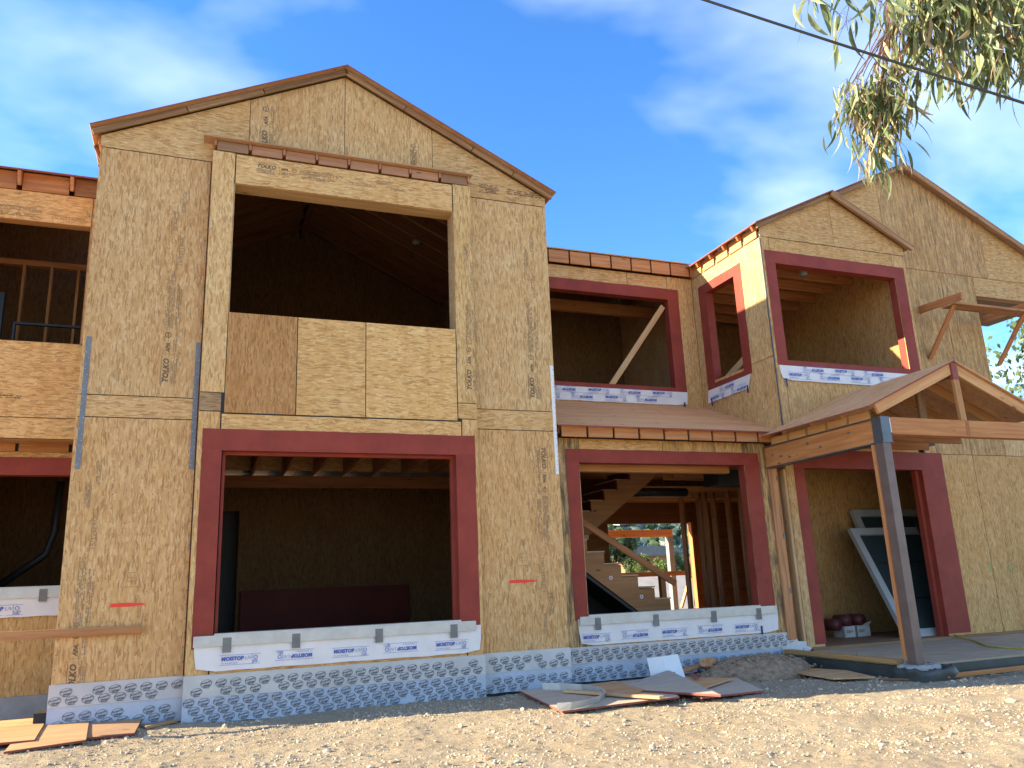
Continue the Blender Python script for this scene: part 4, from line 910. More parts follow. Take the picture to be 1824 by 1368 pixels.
# ground-floor room behind the big window
for k in range(13):
    xx = -2.65 + k * 0.44
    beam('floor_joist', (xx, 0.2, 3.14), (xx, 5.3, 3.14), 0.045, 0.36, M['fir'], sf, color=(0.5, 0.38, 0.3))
    beam('joist_block', (xx + 0.03, 2.3, 3.12), (xx + 0.41, 2.3, 3.12), 0.03, 0.26, M['osb_h'], sf, color=SHADE_DIM)
beam('floor_beam', (-2.75, 2.6, 2.86), (2.75, 2.6, 2.86), 0.12, 0.18, M['fir'], H, color=(0.42, 0.32, 0.25))  # tint dimmed to carry the shade of the room
bw = ringwall('back_wall', WL + .14, WR - .14, 0.0, 3.0, -1.25, -0.95, 0.12, 2.62, 4.5, 4.62, M['osb_v'], lined=False); bw.color = (*SHADE_DARK, 1)
box('dark_doorway_fill', -1.6, -0.6, 4.9, 5.3, 0.0, 2.9, M['black'], H)  # solid black box added as the darkness beyond the doorway
box('low_panel', -0.88, 1.9, 4.38, 4.46, 0.12, 1.32, M['red'], H, (0.5, 0.5, 0.5))
for k in range(6): beam('stud', (2.69, 0.5 + k * 0.62, 0.14), (2.69, 0.5 + k * 0.62, 2.94), 0.04, 0.14, M['fir'], H, up=(1, 0, 0), color=(0.8, 0.65, 0.55))
# upper room of the gable block
boxes('upper_back_wall', [(WL + .14, WR - .14, 5.0, 5.1, 3.4, 6.75)], M['osb_v'], H, SHADE_DARK); prism('upper_back_gable', [(WL, 6.75), (WR, 6.75), (0, zr(0) - 0.03)], 5.0, 5.1, M['osb_v'], H, SHADE_DARK)
for x_, y_ in ((1.5, 1.3), (1.75, 3.0)):
    zt_ = zr(x_) - 0.24
    tube('ceiling_can', [(x_, y_, zt_ + 0.09), (x_, y_, zt_)], 0.065, M['white_vinyl'], H, 14)
# wing interior
for k in range(8): beam('stud', (-5.75 + k * 0.37, 3.6, 3.5), (-5.75 + k * 0.37, 3.6, 6.3), 0.04, 0.1, M['fir'], H, up=(0, 1, 0))
beam('top_plate', (-5.9, 3.6, 6.34), (-3.0, 3.6, 6.34), 0.1, 0.09, M['fir'], H, color=(1.1, 0.95, 0.85))
box('wing_back_wall', LX0, -2.95, 4.5, 4.6, 0.0, 8.2, M['osb_v'], H, SHADE_DARK); prism('wing_end_wall', [(1.56, 0.0), (4.5, 0.0), (4.5, 8.0), (1.56, 6.7)], LX0, LX0 + 0.12, M['osb_v'], H, SHADE_DARK, axis='x')
tube('vent_pipe', [(-3.42, 3.0, 2.9), (-3.44, 3.0, 2.2), (-3.52, 3.0, 1.9), (-4.1, 3.0, 1.45)], 0.05, M['black'], H, 10)
# stairs: two flights
st_front = []
p = [(5.37, 0.12), (5.37, 0.92), (5.10, 0.92), (5.10, 1.10), (4.82, 1.10), (4.82, 1.285), (4.54, 1.285), (4.54, 1.47), (4.26, 1.47), (4.26, 1.66), (3.98, 1.66), (3.98, 1.85), (3.4, 1.85), (3.4, 1.60), (3.75, 1.52), (4.88, 0.70), (5.1, 0.12)]
stg = prism('stair_stringer', p, 1.48, 1.53, M['plywood'], H, (0.72, 0.54, 0.38)); prism('stair_stringer', p, 2.42, 2.47, M['plywood'], stg, (0.8, 0.65, 0.5))
for i in range(6):
    x1 = 5.39 - i * 0.28; z1_ = 0.925 + i * 0.185
    box('stair_tread', x1 - 0.30, x1, 1.475, 2.475, z1_ - 0.0, z1_ + 0.022, M['plywood'], stg); box('stair_riser', x1 - 0.03, x1 - 0.015, 1.535, 2.475, z1_ - 0.18, z1_ - 0.002, M['plywood'], stg)
prism('stair_underside', [(4.88, 0.68), (3.4, 1.75), (3.4, 1.70), (4.84, 0.66)], 1.49, 2.46, M['black'], stg)
box('under_stair_panel', 3.2, 4.75, 2.2, 2.24, 0.12, 1.2, M['black'], stg)
for x_, z_ in ((4.35, 1.28), (4.86, 0.98)):
    print_mesh('white_ring', [(*ring(0.016, 0.03), 0, 0)], FRONT, (x_, 1.476, z_), M['white'], stg)
beam('hand_rail', (3.5, 1.44, 2.38), (5.46, 1.44, 1.155), 0.038, 0.10, M['fir'], H, up=(0.5, 0, 0.85), color=(0.75, 0.6, 0.5))
beam('newel_post', (5.50, 1.9, 0.12), (5.50, 1.9, 1.32), 0.09, 0.09, M['fir'], H, up=(0, 1, 0), color=(0.8, 0.65, 0.5))
pu = [(4.45, 2.06)]
for i in range(5): pu += [(4.53 + i * 0.27, 2.235 + i * 0.185), (4.53 + i * 0.27, 2.42 + i * 0.185)]
pu += [(5.9, 3.16), (6.25, 3.16), (6.05, 2.98), (4.86, 2.12), (4.65, 1.95), (4.45, 1.95)]
us = prism('stair_stringer', pu, 2.88, 2.93, M['plywood'], H, (0.62, 0.44, 0.3)); box('landing', 3.0, 4.55, 2.55, 3.8, 1.93, 2.0, M['plywood'], us)
for i in range(5): box('stair_riser', 4.535 + i * 0.27, 4.55 + i * 0.27, 2.94, 3.75, 2.24 + i * 0.185, 2.42 + i * 0.185, M['dark_roll'], us); box('stair_tread', 4.53 + i * 0.27, 4.82 + i * 0.27, 2.94, 3.75, 2.42 + i * 0.185, 2.445 + i * 0.185, M['plywood'], us)
beam('header_beam', (2.95, 0.55, 2.86), (6.0, 0.55, 2.86), 0.12, 0.19, M['fir'], H, color=(0.9, 0.75, 0.55))
for k in range(12):
    yy = 3.2 + k * 0.2
    beam('floor_joist', (5.7, yy, 2.87), (10.5, yy, 2.87), 0.04, 0.075, M['fir_pale'], sf, color=(1.1, 0.85, 0.6))  # thin pale strips: rear light on joist edges put into shape and tint
for k in range(7): beam('floor_joist', (6.3, 0.75 + k * 0.36, 3.1), (11.0, 0.75 + k * 0.36, 3.1), 0.04, 0.24, M['fir'], sf, color=(0.75, 0.6, 0.5))
tube('duct', [(5.4, 3.1, 2.78), (6.9, 3.1, 2.78)], 0.08, M['black'], H, 10)
box('duct_box', 6.15, 6.75, 1.0, 1.4, 2.66, 2.9, M['black'], H)
for x_, y_ in ((7.42, 3.5), (7.56, 3.5), (7.75, 3.5), (7.95, 3.3), (7.62, 4.4), (8.4, 3.5), (7.45, 2.2), (8.15, 2.7)):
    beam('stud', (x_, y_, 0.12), (x_, y_, 2.85), 0.045, 0.14, M['fir_old'], H, up=(0, 1, 0), color=(1.3, 1.0, 0.8))
beam('post_beam', (7.3, 3.5, 2.8), (9.2, 3.5, 2.8), 0.14, 0.2, M['fir'], H)
back = ringwall('rear_wall', 2.95, 13.9, 0.0, 3.2, 6.42, 8.44, 0.12, 2.39, 5.4, 5.52, M['fir'], lined=False); back.color = (0.6, 0.5, 0.42, 1)
for x_ in (8.40, 8.66): beam('opening_stud', (x_, 5.33, 0.12), (x_, 5.33, 2.4), 0.05, 0.12, M['fir'], back, up=(0, 1, 0), color=(1.15, 0.9, 0.7))
box('rear_upper_wall', 2.95, 9.9, 5.4, 5.5, 3.0, 7.2, M['osb_v'], H, SHADE_DARK)
box('stair_side_wall', 2.95, 3.05, 0.4, 5.4, 0.0, 6.8, M['osb_v'], H, SHADE_DIM)
box('middle_back_wall', 2.95, 6.7, 4.72, 4.80, 3.4, 8.0, M['osb_v'], H, SHADE_DARK)
prism('roof_infill', [(1.95, 6.55), (4.8, 6.55), (4.8, 8.0), (1.95, 6.82)], 2.915, 2.945, M['osb_v'], H, SHADE_DIM, axis='x')  # unseen infill added to keep sun from leaking into the room
prism('roof_infill', [(1.95, 6.55), (4.8, 6.55), (4.8, 8.0), (1.95, 6.82)], XC + 0.02, XC + 0.1, M['osb_v'], H, SHADE_DIM, axis='x')  # matching unseen infill, added to close the light gap over the side eave
beam('cross_beam', (2.95, 3.3, 6.35), (6.7, 3.3, 6.35), 0.1, 0.22, M['fir'], H, color=(0.8, 0.65, 0.5))
# rooms of the projecting part
cb_in = boxes('room_wall', [(9.62, 9.72, 0.16, 4.2, 3.4, 6.75)], M['osb_v'], H, (0.85, 0.75, 0.62)); box('room_back_wall', 6.9, 9.62, 4.1, 4.2, 3.4, 6.8, M['osb_v'], H, SHADE_DIM)
for k in range(7): beam('ceiling_joist', (6.86, 0.55 + k * 0.5, 6.50), (9.60, 0.55 + k * 0.5, 6.50), 0.04, 0.2, M['fir'], H, color=(0.95, 0.75, 0.6))
box('ceiling_deck', 6.86, 9.62, 0.2, 4.1, 6.62, 6.64, M['plywood'], H)
tube('ceiling_can', [(8.25, 0.8, 6.5), (8.25, 0.8, 6.36)], 0.07, M['white_vinyl'], H, 14)
beam('window_brace', (6.95, 1.55, 4.60), (6.95, 0.62, 4.95), 0.04, 0.13, M['fir_pale'], H)
# foyer
box('foyer_wall', 7.35, 11.8, 1.80, 1.9, 0.1, 3.2, M['osb_v'], H, (0.66, 0.58, 0.45)); box('foyer_side_wall', 11.8, 11.9, 0.4, 5.4, 0.1, 3.2, M['osb_v'], H); box('foyer_floor', 6.9, 11.8, 0.17, 1.8, 0.12, 0.165, M['plywood'], H, (0.5, 0.45, 0.4))  # foyer wall tint lowered to hold the foyer's shade

# ================================================================== loose things round the house
# scaffold brackets and plank on the tall gable
for i, (bx, lab) in enumerate(((10.25, 'wooden scaffold bracket nailed to the OSB close to the small gable'), (11.95, 'wooden scaffold bracket by the upper window opening beside the sky'))):
    t = empty('scaffold_bracket', (bx, YD, 4.9), lab, 'scaffold bracket', 'scaffold brackets on the tall gable')
    beam('arm', (bx, YD + (0.0 if i == 0 else 0.12), 5.70), (bx, -0.62, 5.66), 0.04, 0.13, M['fir'], t, color=(1.0, 0.75, 0.62))
    beam('strut', (bx + 0.045, YD - 0.005, 4.80), (bx + 0.045, -0.45, 5.62), 0.04, 0.09, M['fir'], t, up=(1, 0, 0), color=(1.0, 0.75, 0.62))
tag(beam('scaffold_plank', (10.22, -0.36, 5.585), (13.6, -0.36, 5.585), 0.28, 0.04, M['fir_old'], None, color=(1.5, 1.2, 1.05)), 'brown scaffold plank laid across two wall brackets', 'plank')
tag(beam('board', (8.9, -0.10, 4.15), (9.5, -0.14, 4.19), 0.2, 0.035, M['fir'], None), 'short board lying under the upper gable window above the porch', 'board')
# window units stored in the foyer
def window_unit(name, x0, wd, hgt, yb, yt, zb, label, mat='white_vinyl', munt=(2, 3)):
    """built upright then leaned back on the wall behind"""
    ang = math.asin(min(0.95, (yt - yb) / hgt)); R_ = Matrix.Translation((x0, yb, zb)) @ Matrix.Rotation(-ang, 4, 'X')
    t = bpy.data.objects.new(name, None); link(t, Matrix.Translation((x0, yb, zb))); tag(t, label, 'window', 'window units leaning in the foyer')
    def bb(n_, a, m_):
        o = boxes(n_, [a], m_); o.parent = t; o.matrix_parent_inverse = W[t.name].inverted()
        c = Vector(((a[0] + a[1]) / 2, (a[2] + a[3]) / 2, (a[4] + a[5]) / 2)); o.matrix_basis = R_ @ Matrix.Translation(c); return o
    f = 0.13; m_ = M[mat]
    bb('stile', (0, f, 0, 0.08, 0, hgt), m_); bb('stile', (wd - f, wd, 0, 0.08, 0, hgt), m_); bb('rail', (f, wd - f, 0, 0.08, 0, f), m_); bb('rail', (f, wd - f, 0, 0.08, hgt - f, hgt), m_)
    bb('pane', (f, wd - f, 0.04, 0.05, f, hgt - f), M['glass'])
    for i in range(1, munt[1]): bb('muntin', (f, wd - f, 0.028, 0.038, hgt * i / munt[1] - 0.012, hgt * i / munt[1] + 0.012), M['black'])
    return t, R_
window_unit('window_unit', 9.02, 1.7, 2.0, 0.45, 1.35, 0.17, 'white-framed window unit, lower one, leaning in the foyer doorway')
t2, R2 = window_unit('window_unit', 9.45, 1.9, 2.3, 0.85, 1.70, 0.17, 'taller white-framed window unit leaning against the foyer wall', munt=(2, 4))
o = beam('black_board', (10.35, 0.36, 0.19), (10.2, 1.0, 2.05), 0.16, 0.03, M['black'], None, up=(0, 1, 0)); tag(o, 'narrow black board leaning in front of the stored windows', 'board')
for i, (x_, y_) in enumerate(((8.44, 1.45), (8.64, 1.42), (8.93, 1.42))):
    z0 = 0.36 if i else 0.30
    pts = [(x_ - 0.0, y_ - 0.14, z0 + 0.07), (x_, y_ + 0.14, z0 + 0.07)]
    tag(tube('flashing_roll', pts, 0.095, M['dark_roll'], None, 18), ['dark red flashing roll low beside the white cartons', 'dark red flashing roll on top of the first white carton', 'dark red flashing roll on top of the torn white carton'][i], 'roll', 'flashing rolls in the foyer')
for i, (x0, x1) in enumerate(((8.52, 8.74), (8.79, 9.06))):
    t = box('carton', x0, x1, 1.26, 1.52, 0.165, 0.34, M['cardboard'], None); tag(t, ['small white carton under flashing rolls in the foyer', 'small white carton with a torn flap in the foyer'][i], 'carton', 'cartons in the foyer')
    print_mesh('carton_print', [(*greek(0.12, 0.05, 3), 0.03, 0.07)], FRONT, (x0, 1.256, 0.165), M['ink'], t)
    if i: mesh_obj('flap', [(x0 + .12, 1.262, 0.342), (x1, 1.262, 0.342), (x1 + .02, 1.22, 0.41), (x0 + .16, 1.23, 0.38)], [(0, 1, 2, 3)], M['cardboard'], t)
# units stored upstairs in the wing
t = empty('window_frame', (-3.9, 2.9, 3.5), 'empty metal window frame standing in the upper room of the wing', 'window')
for a in ((-4.10, -4.07, 3.48, 5.02), (-3.2, -3.17, 3.48, 5.02)): box('stile', a[0], a[1], 2.4, 2.45, a[2], a[3], M['black'], t)
box('rail', -4.07, -3.2, 2.4, 2.45, 4.99, 5.02, M['black'], t)
t = box('dark_panel', -4.75, -4.28, 2.6, 2.68, 3.48, 5.5, M['black'], None, (1.4, 1.8, 1.8)); tag(t, 'dark wrapped door panel standing in the upper room of the wing', 'panel')
# yellow cord out of the doorway
tag(tube('extension_cord', [(9.85, 0.34, 0.20), (9.75, 0.12, 0.145), (9.5, -0.35, 0.132), (9.15, -0.75, 0.131), (8.85, -1.1, 0.131), (8.8, -1.5, 0.131), (9.0, -1.95, 0.131)], 0.011, M['yellow'], None, 8), 'yellow extension cord trailing from the doorway over the porch slab', 'cord')
# plywood sheets and scraps in front of the stair window
def sheet(name, pts, th, mat, label, cat='plywood sheet', group=None, edge=True, color=None):
    n = len(pts); V = [(x, y_, z) for x, y_, z in pts] + [(x, y_, z - th) for x, y_, z in pts]
    F = [tuple(range(n)), tuple(range(2 * n - 1, n - 1, -1))] + [(i, n + i, n + (i + 1) % n, (i + 1) % n) for i in range(n)]
    o = mesh_obj(name, V, F, mat, None, color=color, mats=[mat, M['ply_edge'] if edge else mat], fmat=[0, 0] + [1] * n)
    bm = bmesh.new(); bm.from_mesh(o.data); bmesh.ops.recalc_face_normals(bm, faces=bm.faces); bm.to_mesh(o.data); bm.free()
    return tag(o, label, cat, group)
M['ply_grey'] = lumber('grey_form_plywood', (0.42, 0.34, 0.255), (0.56, 0.475, 0.375))
_t = M['ply_grey'].node_tree; _g = N(_t); _b = _t.nodes['Principled BSDF']; _src = _b.inputs['Base Color'].links[0].from_socket; _v, _o = _g.objvec()
_g.l(_g.mix(_g.ramp(_g.noise(_v, 3.0, 6, 0.65), [(0.42, (0, 0, 0)), (0.62, (0.85, 0.85, 0.85))]), _src, (0.50, 0.40, 0.26)), _b.inputs['Base Color'])
GP = 'plywood scraps on the dirt'
sheet('plywood_sheet', [(2.14, -0.16, -0.005), (1.90, -1.96, -0.005), (3.30, -1.90, 0.01), (3.85, -0.28, 0.005)], 0.02, M['ply_grey'], 'large grey form plywood sheet under the curved metal strip', group=GP)
sheet('plywood_sheet', [(3.02, -0.95, 0.02), (3.56, -2.28, 0.045), (4.12, -0.36, 0.10)], 0.022, M['ply_grey'], 'triangular grey plywood piece with a red edge on top of the scraps', group=GP, color=(0.9, 0.9, 0.95))
sheet('plywood_sheet', [(3.50, -2.02, 0.0), (4.36, -1.94, -0.01), (4.82, -0.80, -0.005), (3.6, -0.9, 0.005)], 0.02, M['ply_grey'], 'grey plywood sheet at the bottom of the scraps by the dirt heap', group=GP)
sheet('plywood_sheet', [(3.90, -0.62, 0.055), (4.58, -1.08, 0.03), (3.74, -1.66, 0.035)], 0.018, M['plywood'], 'brown plywood offcut beside the white bent sheet', group=GP, edge=False, color=(1.15, 1.0, 0.8))
sheet('plywood_sheet', [(2.75, -0.55, 0.025), (2.85, -1.5, 0.02), (3.35, -1.25, 0.035), (3.3, -0.45, 0.04)], 0.018, M['plywood'], 'brown plywood offcut between the curved strip and the scraps', group=GP, edge=False, color=(1.1, 0.95, 0.78))
tag(beam('board', (2.48, -0.78, 0.02), (2.98, -2.08, 0.045), 0.09, 0.03, M['fir_pale'], None), 'narrow pale board lying across the large grey sheet', 'board')
tag(beam('board', (4.06, -1.1, 0.07), (4.2, -0.75, 0.085), 0.05, 0.02, M['ply_edge'], None), 'short red-painted stick on the brown offcut', 'board')
tag(beam('board', (4.35, -0.15, 0.03), (4.95, 0.12, 0.07), 0.10, 0.04, M['fir'], None), 'orange lumber offcut behind the white bent sheet', 'board')
o = boxes('lumber_block', [(-0.12, 0.12, -0.1, 0.1, -0.06, 0.06)], M['fir_old'], None, (1.8, 1.6, 1.4)); o.matrix_basis = Matrix.Translation((4.98, -0.05, 0.08)) @ Matrix.Rotation(0.5, 4, 'Z') @ Matrix.Rotation(0.4, 4, 'Y'); tag(o, 'weathered timber block sitting on the dirt heap', 'block')
# white bent sheet standing up
bs = mesh_obj('bent_sheet', [(3.92, -0.26, 0.0), (4.10, -0.36, 0.0), (4.36, -0.36, 0.0), (3.90, -0.22, 0.25), (4.08, -0.30, 0.265), (4.31, -0.31, 0.28), (4.36, -0.72, 0.012), (4.06, -0.72, 0.012)], [(0, 1, 4, 3), (1, 2, 5, 4), (1, 7, 6, 2)], M['white'], None)
sm = bs.modifiers.new('thickness', 'SOLIDIFY'); sm.thickness = 0.004; tag(bs, 'white bent metal sheet standing upright against the membrane', 'metal sheet')
print_mesh('small_mark', [(*rect(-.02, -.015, .02, .015), 0, 0)], FRONT, (4.19, -0.372, 0.055), M['ink'], bs)
# curved galvanised strip
pts = [(1.86, -1.93), (1.98, -1.98), (2.20, -1.88), (2.45, -1.68), (2.66, -1.42), (2.78, -1.1), (2.72, -0.75), (2.55, -0.5), (2.38, -0.35)]
V = []; F = []
for i, (x_, y_) in enumerate(pts):
    hh = 0.06 if i > 1 else 0.07; lean = 0.02 * math.sin(i * 0.7)
    V += [(x_, y_, 0.0), (x_ + lean, y_ - lean, hh + 0.02 * (i / 8))]
for i in range(len(pts) - 1): F.append((2 * i, 2 * i + 2, 2 * i + 3, 2 * i + 1))
cs = mesh_obj('curved_strip', V, F, M['zinc'], None); sm = cs.modifiers.new('thickness', 'SOLIDIFY'); sm.thickness = 0.004; tag(cs, 'curled strip of perforated galvanised metal on the plywood sheet', 'metal strip')
# dirt heap
dh = lump('dirt_heap', 5.45, -0.42, 0.85, 0.52, -0.10, 0.19, M['moist_dirt'], None, 11, 2, 0.13, 72, 20); tag(dh, 'heap of dug earth in front of the stair window', 'dirt heap')
def heap_clods():
    v0, f0 = ICO; V = []; F = []; k = 0; hv = [dh.matrix_basis @ v.co for v in dh.data.vertices]
    for i in range(700):
        p_ = random.choice(hv); s_ = random.choice((0.006, 0.008, 0.011, 0.016, 0.024)) * random.uniform(0.7, 1.3)
        x = p_.x + random.gauss(0, 0.05); y_ = p_.y + random.gauss(0, 0.05)
        if y_ > 0.2: continue
        V.append(v0 * rng.uniform(0.6, 1.3, (len(v0), 1)) * (s_, s_, s_ * 0.8) + (x, y_, max(p_.z, -0.05) + s_ * 0.1)); F.append(f0 + k); k += len(v0)
    o = mesh_obj('clods', np.concatenate(V), np.concatenate(F).tolist(), M['moist_dirt'], dh, center=False); o['kind'] = 'stuff'
heap_clods()
# boards by the porch
tag(sheet('thin_board', [(5.75, -0.35, 0.0), (5.62, -1.62, -0.005), (6.05, -1.85, 0.0), (6.22, -1.2, 0.01), (6.05, -0.35, 0.005)], 0.018, M['fir_pale'], 'pale thin board on the dirt along the porch footing', 'board', edge=False), None)
tag(beam('board', (6.68, -2.30, -0.005), (9.6, -2.26, -0.005), 0.05, 0.05, M['fir'], None, color=(1.05, 0.9, 0.7)), 'long form board on the dirt along the porch slab edge', 'board')
tag(beam('board', (5.98, -1.98, -0.02), (6.42, -2.28, -0.015), 0.10, 0.02, M['fir_old'], None), 'dark short board at the foot of the porch pier', 'board')
# sheets by the wing corner
GL = 'plywood sheets by the corner membrane'
sheet('plywood_sheet', [(-3.7, -0.95, 0.06), (-2.88, -0.88, 0.045), (-2.96, 0.42, 0.085), (-3.9, 0.45, 0.085)], 0.02, M['plywood'], 'plywood sheet on top of its overlapping row at the corner', group=GL, color=(1.12, 1.0, 0.8))
sheet('plywood_sheet', [(-3.05, -1.25, 0.02), (-2.45, -0.97, 0.015), (-2.53, 0.0, 0.06), (-3.1, 0.1, 0.06)], 0.02, M['plywood'], 'middle plywood sheet of the overlapping row below the membrane', group=GL, color=(1.0, 0.9, 0.74))
sheet('plywood_sheet', [(-2.55, -0.78, 0.005), (-2.06, -0.72, 0.0), (-2.03, -0.06, 0.045), (-2.6, -0.05, 0.045)], 0.02, M['plywood'], 'small greyed plywood piece with a split lying next to the membrane', group=GL, color=(0.8, 0.72, 0.66))
tag(beam('board', (-2.0, -0.35, -0.01), (-1.72, -0.1, 0.0), 0.09, 0.03, M['fir_old'], None), 'weathered stub of board half buried below the membrane', 'board')

# ================================================================== power cable, eucalyptus, background
# overhead cable
A_ = Vector((-1.42, -5.87, 5.355)); B_ = Vector((3.70, -8.57, 2.193)); pts = []
for i in range(25):
    t_ = i / 24; q = A_.lerp(B_, t_); q.z -= 0.06 * 4 * t_ * (1 - t_) - 0.046; pts.append(q)
tag(tube('power_cable', pts, 0.0065, M['black'], None, 8), 'black overhead cable crossing in front of the eucalyptus leaves', 'cable')

CAM = Vector((-1.586, -9.824, 1.235))
def at(px, py, dist):
    """a point of the place, by direction from where the photographer stood and distance in metres"""
    yaw, pitch, roll = rad(21.468), rad(14.004), rad(-2.380)
    fwd = Vector((math.sin(yaw), math.cos(yaw), 0)); right = Vector((math.cos(yaw), -math.sin(yaw), 0)); up = Vector((0, 0, 1))
    f2 = math.cos(pitch) * fwd + math.sin(pitch) * up; u2 = -math.sin(pitch) * fwd + math.cos(pitch) * up
    r3 = math.cos(roll) * right + math.sin(roll) * u2; u3 = -math.sin(roll) * right + math.cos(roll) * u2
    d = f2 * 1434.07 + r3 * (px - 912) - u3 * (py - 684)
    return CAM + d.normalized() * dist

def leaf_strip(V, F, FM, base, direc, L, wd, curl, mi, side=None):
    """one sickle-shaped leaf hanging from base, folded a little along its midrib"""
    d = direc.normalized()
    s_ = side if side is not None else Vector((random.uniform(-1, 1), random.uniform(-1, 1), random.uniform(-.3, .3)))
    s_ = (s_ - d * s_.dot(d)).normalized(); n_ = d.cross(s_)
    k = len(V); m = 5
    for i in range(m + 1):
        t = i / m; w_ = wd * math.sin(math.pi * min(1, 0.06 + t * 0.94)) ** 0.8 * (1 - 0.35 * t)
        c = base + d * (L * t) + s_ * (curl * L * t * t) + n_ * (0.12 * L * math.sin(t * 2.5))
        if i in (0, m): w_ = 0.0012
        V += [tuple(c - s_ * w_ / 2), tuple(c + n_ * w_ * 0.16), tuple(c + s_ * w_ / 2)]
    for i in range(m):
        a = k + i * 3
        F += [(a, a + 3, a + 4, a + 1), (a + 1, a + 4, a + 5, a + 2)]; FM += [mi, mi]

def eucalyptus():
    T = empty('eucalyptus_tree', (6.5, -8.2, -0.05), 'eucalyptus with grey-green sickle leaves hanging into the top corner of the view', 'tree')
    tube('trunk', [(6.5, -8.2, -0.3), (6.45, -8.2, 2.0), (6.55, -8.15, 4.2), (6.35, -8.1, 6.4), (6.6, -8.0, 9.5)], [0.38, 0.30, 0.25, 0.2, 0.08], M['bark'], T, 14)
    tube('branch', [(6.4, -8.12, 5.6), (5.0, -7.6, 6.2), (3.6, -7.1, 6.1), (2.4, -6.75, 5.75), (1.6, -6.45, 5.35)], [0.11, 0.085, 0.06, 0.035, 0.012], M['bark'], T, 10)
    tube('branch', [(3.9, -7.2, 6.15), (3.2, -6.6, 5.7), (2.7, -6.3, 5.2)], [0.05, 0.03, 0.012], M['bark'], T, 8)
    V = []; F = []; FM = []; TV = []; TF = []
    def twig(pts, r0, r1):
        k = len(TV); n = len(pts)
        for i, p_ in enumerate(pts):
            r_ = r0 + (r1 - r0) * i / max(1, n - 1)
            for s in range(4):
                a = s * math.pi / 2; TV.append((p_.x + r_ * math.cos(a), p_.y + r_ * math.sin(a), p_.z + r_ * 0.3 * math.sin(a)))
        for i in range(n - 1):
            for s in range(4): TF.append((k + i * 4 + s, k + i * 4 + (s + 1) % 4, k + (i + 1) * 4 + (s + 1) % 4, k + (i + 1) * 4 + s))
    def strand(path, n, spread, dist, dry=0.2, Lr=(0.11, 0.19), t0=0.0, wd=0.026):
        n = int(n * 1.0); wd = wd * 1.08; Lr = (Lr[0] * 1.1, Lr[1] * 1.25)
        P = [at(x, y, dist + random.uniform(-.12, .12)) for x, y in path]
        fine = []
        for i in range(len(P) - 1):
            for j in range(5): fine.append(P[i].lerp(P[i + 1], j / 5) + Vector((random.gauss(0, .008), random.gauss(0, .008), 0)))
        fine.append(P[-1]); twig(fine, 0.006, 0.0016)
        for i in range(n):
            t = t0 + (1 - t0) * random.random(); f = t * (len(fine) - 1); a = fine[int(f)].lerp(fine[min(int(f) + 1, len(fine) - 1)], f % 1)
            off = Vector((random.gauss(0, 1), random.gauss(0, 1), random.gauss(0, .5))) * spread
            b_ = a + off
            if off.length > 0.03: twig([a + Vector((0, 0, 0.03)), a.lerp(b_, 0.5) + Vector((0, 0, 0.02)), b_], 0.002, 0.001)
            d = Vector((random.gauss(0, .24), random.gauss(0, .24), -1)) + off.normalized() * 0.15 if off.length > 0 else Vector((0, 0, -1))
            u_ = random.random(); mi = 2 if u_ < dry * 0.6 else (1 if u_ < dry * 0.6 + 0.42 else 0)
            leaf_strip(V, F, FM, b_, d, random.uniform(*Lr), wd * random.uniform(0.75, 1.25), random.uniform(-.5, .5), mi)
    # loose sprays at the edge of the crown
    strand([(1448, -150), (1446, -40), (1442, 8)], 11, 0.04, 5.3, 0.0, (0.15, 0.21), 0.75, 0.03)
    strand([(1520, -150), (1515, -40), (1510, 55)], 17, 0.042, 5.5, 0.05, (0.13, 0.2), 0.55, 0.028)
    strand([(1590, -160), (1580, -50), (1568, 20)], 20, 0.07, 5.4, 0.02, (0.15, 0.22), 0.6, 0.034)
    # long bare twigs fanning down to the lowest spray
    for i in range(9):
        e = 1515 + i * 7 + random.uniform(-5, 5)
        strand([(1585, -60), (1578 + i, 55), (e, 130 + random.uniform(-10, 30)), (e + random.uniform(-14, 10), 190 + random.uniform(-20, 40))], 15, 0.05, 5.7, 0.25, (0.09, 0.15), 0.72, 0.021)
    for x, y0, y1, n in ((1500, 165, 205, 16), (1520, 160, 235, 30), (1545, 170, 255, 44), (1560, 180, 285, 52), (1575, 190, 290, 46), (1590, 170, 240, 34), (1605, 150, 215, 26), (1565, 110, 180, 34), (1590, 90, 170, 36), (1600, 215, 275, 16), (1558, 250, 295, 18)):
        strand([(1585 + (x - 1560) * .3, 40), (x, y0), (x + random.uniform(-6, 6), y1)], n, 0.055, 5.75, 0.3, (0.09, 0.155), 0.42, 0.022)
    for x, y1, n, d_ in ((1610, 70, 60, 5.7), (1630, 110, 62, 5.9), (1640, 165, 50, 5.9), (1625, 140, 44, 5.8), (1655, 100, 56, 6.0), (1680, 90, 60, 5.8), (1700, 120, 60, 5.6), (1720, 150, 58, 5.7), (1690, 150, 36, 5.6), (1745, 120, 62, 5.4), (1765, 105, 56, 5.5),
                       (1785, 120, 56, 5.6), (1760, 145, 34, 5.6), (1800, 90, 56, 5.3), (1818, 130, 56, 5.5), (1838, 150, 44, 5.5), (1815, 175, 16, 5.7), (1665, 40, 60, 5.9), (1735, 40, 60, 5.8), (1790, 20, 66, 5.8), (1705, 10, 60, 6.0), (1640, 20, 50, 6.1), (1830, 60, 60, 6.0), (1775, 60, 50, 6.1)):
        strand([(x + random.uniform(-25, 35), -170), (x + random.uniform(-10, 15), -60), (x, y1)], n, 0.085, d_, 0.22, (0.11, 0.19), 0.36, 0.027)
    mesh_obj('twigs', TV, TF, M['twig'], T, center=False)
    o = mesh_obj('leaves', V, F, M['leaf'], T, center=False, mats=[M['leaf'], M['leaf_pale'], M['leaf_dry']], fmat=FM, smooth=True); o['kind'] = 'stuff'
